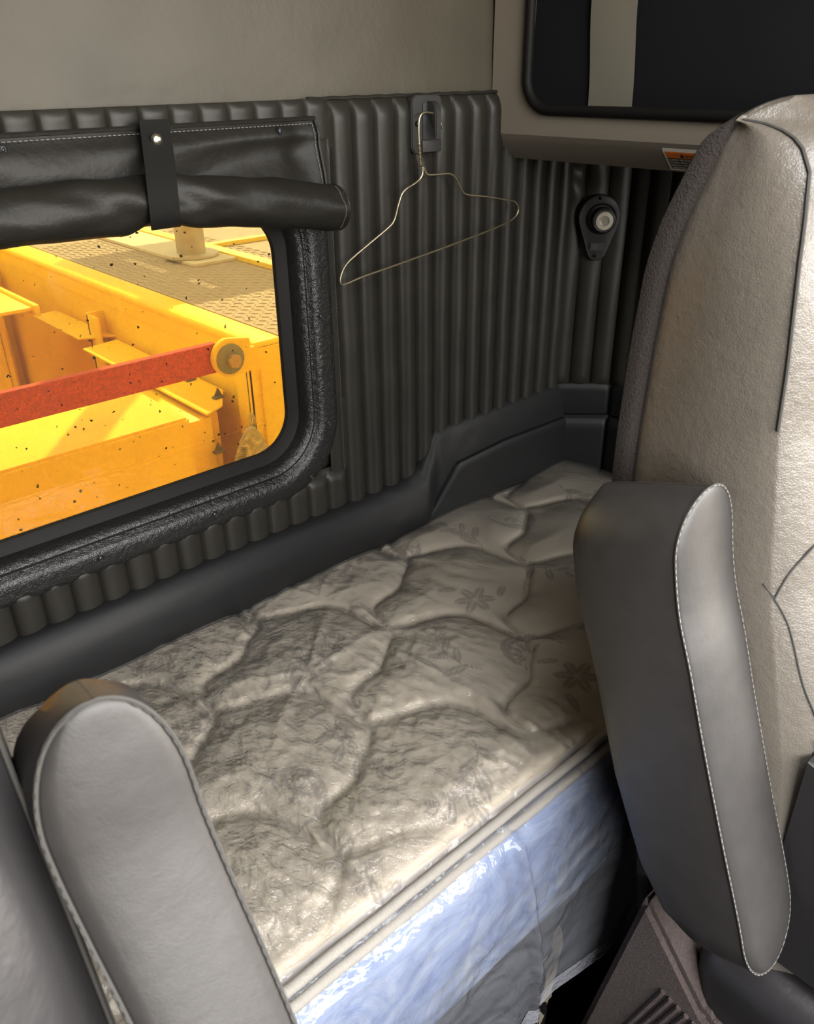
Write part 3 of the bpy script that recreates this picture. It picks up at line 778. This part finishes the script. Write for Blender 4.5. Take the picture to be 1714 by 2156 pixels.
# ================================================================== SEATS
def seat_section(xl, xr, yb, ys, bulge, yf=None):
    """closed ring from back-left, along the left side to the seam, across the front, round the right side"""
    r = []
    W = xr-xl; D = yb-ys; yf = ys if yf is None else yf
    rb = min(.03, W*.3, max(.004, D*.3))
    for i in range(6):   # back-left corner
        a = lin(PI/2, PI, 6)[i]; r.append((xl+rb+rb*math.cos(a), yb-rb+rb*math.sin(a)))
    for t in lin(.2, .8, 4): r.append((xl-.008*math.sin(PI*t), (yb-rb)+(ys-(yb-rb))*t))
    r.append((xl, ys))
    r.append((xl+.002, ys-.003))
    fr = [(.012, .35), (.03, .75), (.06, 1.0), (.10, .95), (.15, .7), (.20, .6)]
    left = [(xl+dx*min(1, W/.48), (yf if k_ else ys*.35+yf*.65)-bulge*h) for k_, (dx, h) in enumerate(fr)]
    right = [(xr-(x-xl), y) for x, y in reversed(left)]
    r += left+[((xl+xr)/2, yf-bulge*.55)]+right
    r.append((xr-.002, ys-.003)); r.append((xr, ys))
    for t in lin(.8, .2, 4): r.append((xr+.008*math.sin(PI*t), (yb-rb)+(ys-(yb-rb))*t))
    for i in range(6):
        a = lin(0, PI/2, 6)[i]; r.append((xr-rb+rb*math.cos(a), yb-rb+rb*math.sin(a)))
    return r
def build_seat(root, cx, w, back, seam, ztop, zbot, mat, plush, narrow, front):
    zs = [ztop-.0005, ztop-.002, ztop-.005, ztop-.008, ztop-.011, ztop-.0145, ztop-.0165, ztop-.0185, ztop-.021, ztop-.025, ztop-.03]+lin(ztop-.037, zbot, 60)
    rings = []; seamL = []; backL = []; backR = []
    for z in zs:
        q = min(1.0, (ztop-z)/narrow[0])
        hw = w/2*(narrow[1]+(1-narrow[1])*math.sqrt(max(0, 1-(1-q)**2)))
        yb, ys = interp(back, z), interp(seam, z)
        tt = min(1, (ztop-z)/.045); sq = math.sqrt(max(0.0004, 1-(1-tt)**2))
        yf = interp(front, z); ym = yb-.045
        yb2 = ym+(yb-ym)*sq; yf2 = ym+(yf-ym)*sq
        ys2 = min(max(ys, yf2), yb2-.004)
        bul = interp(narrow[2], z)*sq
        rings.append([(x, y, z) for x, y in seat_section(cx-hw, cx+hw, yb2, ys2, bul, yf2)])
        seamL.append((cx-hw-.0008, ys2-.0012, z)); backL.append((cx-hw, yb2, z)); backR.append((cx+hw, yb2, z))
    bk = MB().loft(rings, cap=True).build('backrest', mat, root, sharp=1.2)
    # plush back shell edge wrapping the rear
    b = MB()
    def shell(i):
        (x0, y0, z0), (x1, _, _) = backL[i], backR[i]
        return (lambda k: [(x0+.014, y0-.018*k, z0), (x0-.002, y0-.009*k, z0), (x0-.005, y0-.004*k, z0), (x0-.004, y0+.006*k, z0), (x0+.002, y0+.010*k, z0), (x0+.014, y0+.013*k, z0), ((x0+x1)/2, y0+.016*k, z0), (x1-.012, y0+.012*k, z0), (x1+.005, y0+.004*k, z0), (x1+.004, y0-.008*k, z0), (x1-.010, y0-.018*k, z0)])(min(1, max(0, (ztop-.012-z0)/.02)))
    b.loft([shell(i) for i in range(4, len(zs))], closed_ring=False)
    b.build('back_shell', plush, root)
    seamR = [(2*cx-x, y, z) for x, y, z in seamL]
    return bk, seamL, seamR
ps = empty('passenger_seat', (.92, -.75, ZF)); tag(ps, 'high-backed grey leather passenger seat facing away from the bunk', 'seat')
KS = 1.025
backT = [(-1.0, -.700), (-.80, -.665), (-.60, -.615), (-.376, -.577), (-.317, -.577), (-.239, -.580), (-.159, -.586), (-.118, -.594), (-.083, -.604), (-.03, -.615)]
seamT = [(-1.0, -.86), (-.80, -.83), (-.60, -.795), (-.43, -.748), (-.276, -.725), (-.224, -.722), (-.163, -.716), (-.113, -.709), (-.076, -.703), (-.03, -.69)]
bul = [(-1.0, .06), (-.6, .055), (-.42, .04), (-.28, .03), (-.12, .034), (-.03, .03)]
backT = [(z*KS, -1+(y+1)*KS) for z, y in backT]; seamT = [(z*KS, -1+(y+1)*KS) for z, y in seamT]
frontT = seamT[:8]+[(-.03, -.70)]
seamT = seamT[:8]+[(z*KS, -1+(y+1)*KS) for z, y in ((-.076, -.700), (-.060, -.688), (-.051, -.675), (-.046, -.660), (-.043, -.645), (-.0415, -.628))]
bk, sl, _ = build_seat(ps, .922, .47, backT, seamT, -.024, -1.0, M['seat'], M['plush'], (.16, .70, bul), frontT)
pts = [p for p in sl if -.285 < p[2] < -.042]
b = MB().tube(pts, .0017, 6); tag(b.build('seam_piping', M['thread'], ps), 'dark seam along the headrest')
# cover seams of the backrest front, laid on the leather by casting from the front of the cab
bpy.context.view_layer.update()
def on_front(x, z):
    o = wloc(bk); ok, p, n, i = bk.ray_cast(Vector((x, -1.5, z+H))-o, Vector((0, 1, 0)))
    return (Vector((x, p.y+o.y-.0006, z)) if ok else Vector((x, -.76, z)))
SA = [(.690, -.447), (.697, -.424), (.704, -.410), (.715, -.393), (.74, -.372), (.79, -.355), (.86, -.347), (.922, -.345)]
SB = [(.690, -.447), (.697, -.475), (.702, -.532), (.709, -.575), (.718, -.65), (.725, -.75), (.728, -.88)]
b = MB()
for mir in (0, 1):
    for ln_ in (SA, SB, [(.6862, -.434), (.690, -.447)]):
        q = spline([on_front((1.844-x) if mir else x, z) for x, z in ln_], 6); b.tube(q, .0011, 6)
b.build('cover_seams', M['thread'], ps)
# armrests: arch-topped pads folded up along the backrest
def armrest(root, x0, x1, nb, name_mat, path, depth, rt, rb, yaw=0.0, label=None, bow=0.0, dtop=1.0, thread=M['thread_pale']):
    """path: list of (y,z) of the front seam from top to bottom; depth: list (s,d) rearward; arch of radius rt at the top and rb at the bottom"""
    n = 110; nb = Vector((0, *nb)).normalized(); P = spline([Vector((q[2] if len(q) > 2 else 0, q[0], q[1])) for q in path], 12); WS = [(i/(len(path)-1), q[3] if len(q) > 3 else 1) for i, q in enumerate(path)]; L = [0]
    for a, c in zip(P, P[1:]): L.append(L[-1]+(c-a).length)
    tot = L[-1]; w = (x1-x0)/2; xc = (x0+x1)/2
    def at_s(s_):
        s_ = max(0, min(tot, s_))
        for i in range(len(L)-1):
            if s_ <= L[i+1]:
                q = (s_-L[i])/(L[i+1]-L[i]); p = P[i].lerp(P[i+1], q); t = (P[i+1]-P[i]).normalized(); return p, t
        return P[-1], (P[-1]-P[-2]).normalized()
    rings = []; seamA = []; seamB = []
    ss = [tot*.5*(1-math.cos(PI*i/n)) for i in range(n+1)]
    ss[0] = tot*.0006; ss[-1] = tot*.9994
    for s_ in ss:
        p, t = at_s(s_)
        d = interp(depth, s_/tot)
        if s_ < rt: d *= (1-(1-s_/rt)**2*(1-dtop))
        hw = w*interp(WS, s_/tot)
        if s_ < rt: hw *= math.sqrt(max(0.0002, 1-((rt-s_)/rt)**2))
        if tot-s_ < rb: hw *= math.sqrt(max(0.0002, 1-((rb-(tot-s_))/rb)**2))
        e = min(.011, hw*.45); fb = .006*hw/w
        sec = [(-hw+.001, 0.0), (-hw, .003), (-hw-bow*.5*hw/w, d*.25), (-hw-bow*hw/w, d*.5), (-hw-bow*.6*hw/w, d*.75), (-hw+.10*e, d-e*1.6), (-hw+.5*e, d-.55*e), (-hw+1.4*e, d), (0, d+.004*hw/w), (hw-1.4*e, d), (hw-.5*e, d-.55*e), (hw-.1*e, d-e*1.6), (hw+bow*.6*hw/w, d*.7), (hw+bow*.6*hw/w, d*.35), (hw, .003), (hw-.001, 0.0)]
        fr = [(hw*.92, -fb*.45), (hw*.72, -fb*.9), (hw*.4, -fb*1.25), (0, -fb*1.4), (-hw*.4, -fb*1.25), (-hw*.72, -fb*.9), (-hw*.92, -fb*.45)]
        rings.append([Vector((xc+a, 0, 0))+p+nb*q for a, q in sec+fr])
        seamA.append(Vector((xc-hw, 0, 0))+p-nb*.0006); seamB.append(Vector((xc+hw, 0, 0))+p-nb*.0006)
    rot = Matrix.Rotation(yaw, 3, 'Z'); piv = Vector((x0, path[0][0], 0))
    def T(v): return piv+rot @ (Vector(v)-piv)
    b = MB().loft([[T(v) for v in r] for r in rings], cap=True)
    o = b.build('armrest', name_mat, root, sharp=1.0)
    if label: tag(o, label)
    q = MB(); q.tube([T(v) for v in seamA+seamB[::-1]], .0012, 6, closed=True); s1 = q.build('seam_piping', M['thread'], o)
    q = MB(); loop = [T(v) for v in seamA+seamB[::-1]]
    # dashes of pale stitching
    acc = 0; seg = []
    for a, c in zip(loop, loop[1:]):
        m = max(1, int((c-a).length/.0012))
        for j in range(m): seg.append(a.lerp(c, j/m))
    for i in range(0, len(seg)-4, 5):
        q.tube([v+Vector((-.0009, -.0010, 0)) for v in (seg[i], seg[i+1], seg[i+2], seg[i+3])], .00042, 4, cap=False)
    q.build('stitching', thread, o)
    return o
armrest(ps, .583, .680, (.95, -.31), M['arm'],
        [(-.694, -.328), (-.694, -.352), (-.698, -.385), (-.710, -.435), (-.731, -.49), (-.756, -.56), (-.792, -.655), (-.829, -.75), (-.853, -.825)],
        [(0, .122), (.2, .124), (.4, .122), (.6, .125), (.8, .118), (.9, .10), (1, .05)], .058, .06, label='folded-up dark leather armrest', bow=.003, dtop=.93)
# seat cushion, plush base skirt
b = MB().box(.655, 1.16, -1.30, -.76, -1.06, -.905, .04, 4)
b.build('seat_cushion', M['dseat'], ps)  # darker leather than the backrest, shadow put into the colour
wing = [(-.80, -.585), (-.852, -.600), (-.872, -.64), (-.905, -.74), (-.935, -.84), (-.945, -.905), (-.80, -.905)]
b = MB().prism([(.688, y, z) for y, z in wing], (.075, 0, 0), .016); hc = b.build('hinge_cover', M['dseat'], ps, sharp=1.0)  # dark leather carries the shadow low on the seat
b = MB().tube(spline([(.692, y-.004, z) for y, z in wing[1:6]], 6), .0022, 6); b.build('cover_piping', M['thread_pale'], hc)
b = MB(); stitch(b, (.653, -.79, -1.02), (.653, -1.2, -1.0), .007, .005, .001); b.tube([(.653, y, -1.024) for y in lin(-.80, -1.25, 12)], .003, 6); b.build('cushion_piping', M['thread_pale'], ps)
b = MB()
sk = [(-.700, -.88), (-.640, -1.22), (-.60, -1.42), (-1.20, -1.42), (-1.20, -1.06), (-.80, -1.0)]
b.prism([(.640, y, z) for y, z in sk], (.50, 0, 0), .008); b.build('seat_skirt', M['plush2'], ps)
b = MB()
for i in range(7):
    o_ = i*.011; b.tube([(.6385, -.748-o_, -1.005-o_*.25), (.6385, -.70-o_*.9, -1.16-o_*.3), (.6385, -.66-o_*.8, -1.30)], .0035, 6)
b.build('skirt_ribs', M['plush2'], ps)
b = MB().box(.72, 1.10, -1.15, -.75, ZF, -1.42, .01); b.build('seat_pedestal', M['dark'], ps)

ds = empty('driver_seat', (-.20, -.80, ZF)); tag(ds, 'dark leather driver seat with raised armrest in the near left corner', 'seat')
backD = [(-1.0, -.86), (-.60, -.67), (-.3, -.56), (-.02, -.50)]
seamD = [(-1.0, -.965), (-.60, -.795), (-.44, -.735), (-.35, -.705), (-.28, -.675), (-.02, -.60)]
bulD = [(-1.0, .05), (-.3, .04), (-.02, .03)]
_, _, sr = build_seat(ds, -.19, .475, backD, seamD, -.024, -1.0, M['dseat'], M['plush'], (.16, .62, bulD), seamD)
b = MB().tube([p for p in sr if -.9 < p[2] < -.05], .0013, 6); b.build('seam_piping', M['thread'], ds)
armrest(ds, .056, .124, (.95, -.31), M['arm'],
        [(-.700, -.239, -.009, 1), (-.702, -.262, -.009, 1), (-.712, -.305, -.008, .99), (-.728, -.345, -.004, .97), (-.748, -.385, .001, .95), (-.775, -.435, .006, .93), (-.815, -.51, .012, .92), (-.86, -.60, .016, .92), (-.885, -.66, .018, .92)],
        [(0, .075), (.10, .085), (.25, .090), (.6, .095), (.85, .09), (1, .03)], .060, .05, yaw=math.radians(-7), label='folded-up dark leather armrest', bow=.003, dtop=.45, thread=M['thread'])
b = MB().box(-.43, .04, -1.35, -.90, -1.08, -.955, .035, 4); b.build('seat_cushion', M['dseat'], ds)
b = MB().box(-.36, -.02, -1.25, -.88, ZF, -1.08, .01); b.build('seat_pedestal', M['dark'], ds)

# ================================================================== OUTSIDE
b = MB().box(-8, 12, .5, 16, -2.75, -2.70); tag(b.build('ground', M['ground'], smooth=False), 'dusty concrete ground behind the truck', kind='structure')
ym = empty('yellow_machine', (.6, 1.5, -2.3)); tag(ym, 'yellow steel machine body with a red crossbar just outside the rear window', 'machine')
WX = .972
b = MB(); b.box(WX, WX+.02, .62, 3.2, -1.6, -.60); b.box(WX-.004, WX+.02, .62, 3.2, -.612, -.565, .003); b.build('side_wall', M['yellow'], ym, smooth=False)
b = MB(); b.box(WX-.008, WX+.078, .60, 3.2, -.575, -.550, .012, 3); b.build('top_flange', M['yellow'], ym, sharp=.4)
b = MB(); b.box(.945, 1.045, .60, .612, -1.6, -.556, .004); b.box(.945, .957, .60, .66, -1.6, -.60, .003); b.box(1.033, 1.045, .60, .66, -1.6, -.56, .003); b.box(.975, .995, .592, .604, -1.5, -.61, .005); b.build('end_post', M['yellow'], ym, sharp=.4)
b = MB(); b.box(-1.6, .87, .592, .612, -.593, -.527, .0025); tag(b.build('crossbar', M['red'], ym, smooth=False), 'dusty red crossbar')
lug = [(.945, .575, -.527), (.945, .575, -.602)] + [(.893+.044*math.cos(a), .575, -.561+.044*math.sin(a)) for a in lin(-PI*.55, -PI*1.45, 22)]
b = MB().prism(lug, (0, .016, 0), .002); lg = b.build('lug', M['yellow'], ym, sharp=.4)
b = MB().cyl((.890, .576, -.563), (.890, .570, -.563), .034, 40, bev=.002); ws = b.build('washer', M['washer'], ym, sharp=.5)
b = MB().cyl((.893, .571, -.566), (.893, .555, -.566), .0165, 6, bev=.002); b.build('bolt', M['bolt'], ym, smooth=False)
# box beam in front
b = MB().prism([(-1.6, .55, -.659), (.762, .55, -.659), (.762, .55, -1.3), (-1.6, .55, -1.3)], (0, .23, 0), .006)
b.build('box_beam', M['yellow'], ym, sharp=.4)
b = MB(); b.box(.770, .868, .655, 1.00, -1.3, -.716, .004); b.box(.868, .905, .69, .80, -1.3, -.722, .003); b.build('beam_bracket', M['yellow'], ym, sharp=.4)
# plate with cut corners along the inside of the wall, with small dark clips
b = MB().prism([(.957, 1.34, -.700), (.957, .746, -.700), (.902, .658, -.702), (.849, .638, -.706), (.852, 1.34, -.706)], (0, 0, .005), .0012); b.build('angle_plate', M['yellow'], ym, sharp=.4)
b = MB().prism([(.972, 1.38, -.700), (.957, 1.8, -.700), (.88, 1.8, -.704), (.88, 1.44, -.704)], (0, 0, .005), .0012); b.build('angle_plate', M['yellow'], ym, sharp=.4)
clip0 = None
for p in ((.920, .705, -.696), (.935, .865, -.696), (.955, 1.50, -.696), (.866, .635, -.80)):
    if clip0 is None:
        b = MB(); b.prism([(p[0]-.012, p[1], p[2]), (p[0]+.012, p[1], p[2]), (p[0]+.008, p[1], p[2]+.012), (p[0]+.002, p[1], p[2]+.024)], (0, .006, 0), .001); b.box(p[0]-.014, p[0]+.012, p[1]-.008, p[1]+.008, p[2]-.001, p[2]+.004, .001)
        clip0 = b.build('clip', M['clip'], ym); cp0 = p
    else: copyto(clip0, (p[0]-cp0[0], p[1]-cp0[1], p[2]-cp0[2]))
for y in (1.44, 2.35):
    b = MB(); b.box(WX-.05, WX, y, y+.012, -1.6, -.63, .002); b.box(WX-.05, WX-.04, y-.06, y+.012, -1.6, -.635, .002); b.build('wall_rib', M['yellow'], ym, sharp=.4)
b = MB(); b.box(-1.6, WX, 3.18, 3.2, -1.6, -.56); b.build('far_wall', M['yellow'], ym, smooth=False)
b = MB(); b.box(-1.6, WX, .62, 3.2, -1.62, -1.60); b.build('trough_floor', M['yellow'], ym, smooth=False)
b = MB(); b.box(.30, .80, 1.50, 3.1, -.612, -.600, .003); b.box(.30, .312, 1.5, 3.1, -.80, -.60, .003); b.box(.79, .805, 1.48, 3.1, -.625, -.592, .003); b.build('inner_shelf', M['yellow'], ym, sharp=.4)
b = MB(); b.box(.2, .62, 1.0, 1.9, -1.6, -.83, .02); b.tube(spline([(.45, 1.0, -.80), (.52, 1.3, -.74), (.48, 1.7, -.72), (.42, 2.1, -.76)], 8), .03, 10); tag(b.build('red_glow_block', pbr('red_glow_paint', (.62, .10, .02), .5, var=(18, .4)), ym, sharp=.5), 'red orange block painted for the reflected glow in the trough')  # red block stands in for the orange-red glow reflected in the trough
# legs down to the ground
for x in (-1.2, .9): 
    b = MB().box(x-.06, x+.06, 1.4, 1.6, -2.7, -1.62, .005); b.build('support_leg', M['yellow'], ym, smooth=False)

dk = empty('tread_deck', (1.9, 2.0, -.62)); tag(dk, 'dusty tan diamond-plate deck beyond the yellow side wall', 'deck')
b = MB(); b.box(1.058, 3.6, .62, 4.2, -.585, -.556); b.box(1.056, 1.062, .615, .625, -1.3, -.556)
lz = []
def lozenge(c, a, L=.013, w=.0035, h=.0025):
    ca, sa = math.cos(a), math.sin(a)
    def P(u, v, q): return (c[0]+u*ca-v*sa, c[1]+u*sa+v*ca, c[2]+q)
    b.add([P(-L, 0, 0), P(0, -w, 0), P(L, 0, 0), P(0, w, 0), P(-L*.5, 0, h), P(L*.5, 0, h)], [(0, 1, 5, 4), (1, 2, 5), (2, 3, 5), (3, 0, 4, 5)])
for i in range(0, 22):
    for j in range(0, 62):
        x = 1.075+.0245*i; y = .64+.0245*j
        if x < 1.29 or y < 1.45 or x > 1.50: lozenge((x, y, -.556), PI/4 if (i+j) % 2 else -PI/4)
b.build('tread_plate', M['tread'], dk, sharp=.3)
b = MB()
def lozv(c, a, L=.017, w=.004, h=.0035):
    ca, sa = math.cos(a), math.sin(a)
    def P(u, v, q): return (c[0]+u*ca-v*sa, c[1]-q, c[2]+u*sa+v*ca)
    b.add([P(-L, 0, 0), P(0, -w, 0), P(L, 0, 0), P(0, w, 0), P(-L*.5, 0, h), P(L*.5, 0, h)], [(0, 1, 5, 4), (1, 2, 5), (2, 3, 5), (3, 0, 4, 5)])
b.box(1.056, 3.6, .600, .612, -1.4, -.560)
for i in range(0, 40):
    for j in range(0, 16): lozv((1.058+.033*j, .600, -.58-.020*i), PI/4 if (i+j) % 2 else -PI/4)
b.build('tread_side', M['tread'], dk, sharp=.3)
b = MB(); b.box(1.295, 1.455, 1.45, 3.6, -.556, -.545, .002); b.build('cover_plate', pbr('pale_dusty_plate', (.60, .49, .33), .7, var=(50, .1)), dk, smooth=False)
b = MB(); b.box(1.452, 1.500, 1.2, 4.1, -.556, -.540, .002); b.build('edge_stripe', M['paleline'], dk, smooth=False)
b = MB(); b.box(1.50, 3.5, 1.69, 1.72, -.556, -.540, .002); b.build('cross_stripe', M['paleline'], dk, smooth=False)
b = MB(); b.box(1.5, 1.7, 1.8, 2.2, -2.7, -.585); b.build('deck_leg', M['tread'], dk, smooth=False)

def shade_frame():  # unseen overhead frame, shaped to throw the shadow bands on the deck
    q = MB(); q.box(1.86, 2.02, 2.10, 2.86, .58, .66, .004); q.box(2.09, 2.27, 2.10, 2.86, .58, .66, .004); q.box(1.86, 2.27, 2.80, 2.86, .58, .66); q.box(1.86, 2.27, 2.10, 2.16, .58, .66)
    q.tube([(1.36, 1.58, .62), (1.90, 2.16, .62)], .03, 8); return q
po = empty('steel_post', (1.36, 1.58, -.5435)); tag(po, 'round dusty steel post standing on the tan deck', 'post')
b = MB().cyl((1.36, 1.58, -.5345), (1.36, 1.58, .8), .047, 36); b.build('post_tube', M['steel'], po); shade_frame().build('overhead_shade_frame', M['steel'], po, sharp=.4)
b = MB().cyl((1.36, 1.58, -.5435), (1.36, 1.58, -.534), .088, 36, bev=.003); b.build('post_base', M['steel'], po, sharp=.5)

pc = empty('canvas_pouch', (.92, .60, -.84)); tag(pc, 'grimy canvas pouch hanging by a loop on the yellow end post', 'pouch')
def pouch(u, a):
    z = -.725-.17*u; w = .054*math.sin(min(1, u*1.05)*PI*.60)**.62; 
    cx = .930-.008*u
    return (cx-.016+w*math.cos(a)+.003*nz(u*9, a), .562+(.010+.014*math.sin(u*2.5))*math.sin(a)-.001*math.sin(u*60), z)
b = MB().loft([[pouch(u, 2*PI*k/24) for k in range(24)] for u in lin(.01, 1, 40)], cap=True); b.build('pouch_body', M['pouch'], pc)
b = MB().tube(spline([(.924, .565, -.735), (.918, .566, -.715), (.923, .568, -.700), (.930, .566, -.712), (.926, .565, -.735)], 6), .003, 6); b.build('pouch_loop', M['pouch'], pc)
b = MB()
for i in range(22): 
    u = .25+.6*i/21; b.tube([pouch(u, PI+.9), tuple(Vector(pouch(u, PI+.62))+Vector((0, -.0015, 0))), pouch(u, PI+.35)], .0012, 4, cap=False)
b.build('pouch_lacing', M['clip'], pc)

# ================================================================== LIGHT
w = bpy.data.worlds.new('world'); S.world = w; w.use_nodes = True; nt = w.node_tree; nt.nodes.clear()
ou = nt.nodes.new('ShaderNodeOutputWorld'); bg = nt.nodes.new('ShaderNodeBackground'); bg.inputs[1].default_value = 10.0
tc = nt.nodes.new('ShaderNodeTexCoord'); sx = nt.nodes.new('ShaderNodeSeparateXYZ'); nt.links.new(tc.outputs['Generated'], sx.inputs[0])
r = ramp(nt, [(.0, (.30, .25, .19)), (.47, (.42, .38, .32)), (.52, (1.0, .97, .92)), (1.0, (.84, .86, .90))])
mr = nt.nodes.new('ShaderNodeMapRange'); mr.inputs[1].default_value = -1; nt.links.new(sx.outputs[2], mr.inputs[0]); nt.links.new(mr.outputs[0], r.inputs[0])
nt.links.new(r.outputs[0], bg.inputs[0]); nt.links.new(bg.outputs[0], ou.inputs[0])
sl_ = bpy.data.lights.new('sun', 'SUN'); so = bpy.data.objects.new('sun', sl_); COL.objects.link(so)
sl_.energy = 25; sl_.angle = .009; sl_.color = (1, .95, .84)
sd = Vector((.48, .58, .66)).normalized()      # towards the sun: high behind the cab
so.rotation_euler = sd.to_track_quat('Z', 'Y').to_euler(); so.location = (1, 4, 6)

pa = bpy.data.lights.new('windscreen_portal', 'AREA'); pa.shape = 'RECTANGLE'; pa.size = 2.02; pa.size_y = .92; pa.cycles.is_portal = True
pb_ = bpy.data.objects.new('windscreen_portal', pa); COL.objects.link(pb_); pb_.location = (.39, YF-.05, H+.04); pb_.rotation_euler = (PI/2, 0, 0)
pa3 = bpy.data.lights.new('added_hatch_portal', 'AREA'); pa3.shape = 'RECTANGLE'; pa3.size = HX1-HX0; pa3.size_y = HY1-HY0; pa3.cycles.is_portal = True
pb3 = bpy.data.objects.new('added_hatch_portal', pa3); COL.objects.link(pb3); pb3.location = ((HX0+HX1)/2, (HY0+HY1)/2, H+ZC+.05)
pa2 = bpy.data.lights.new('door_portal', 'AREA'); pa2.shape = 'RECTANGLE'; pa2.size = 1.05; pa2.size_y = 1.1; pa2.cycles.is_portal = True
pb2 = bpy.data.objects.new('door_portal', pa2); COL.objects.link(pb2); pb2.location = (XR+.06, -1.325, H-.20); pb2.rotation_euler = (0, PI/2, 0)
S.view_settings.view_transform = 'Standard'; S.view_settings.look = 'None'; S.view_settings.gamma = 1; S.view_settings.use_curve_mapping = False
S.view_settings.exposure = 0.78
S.cycles.max_bounces = 10; S.cycles.transparent_max_bounces = 16; S.cycles.caustics_reflective = False; S.cycles.caustics_refractive = False
S.cycles.use_denoising = True
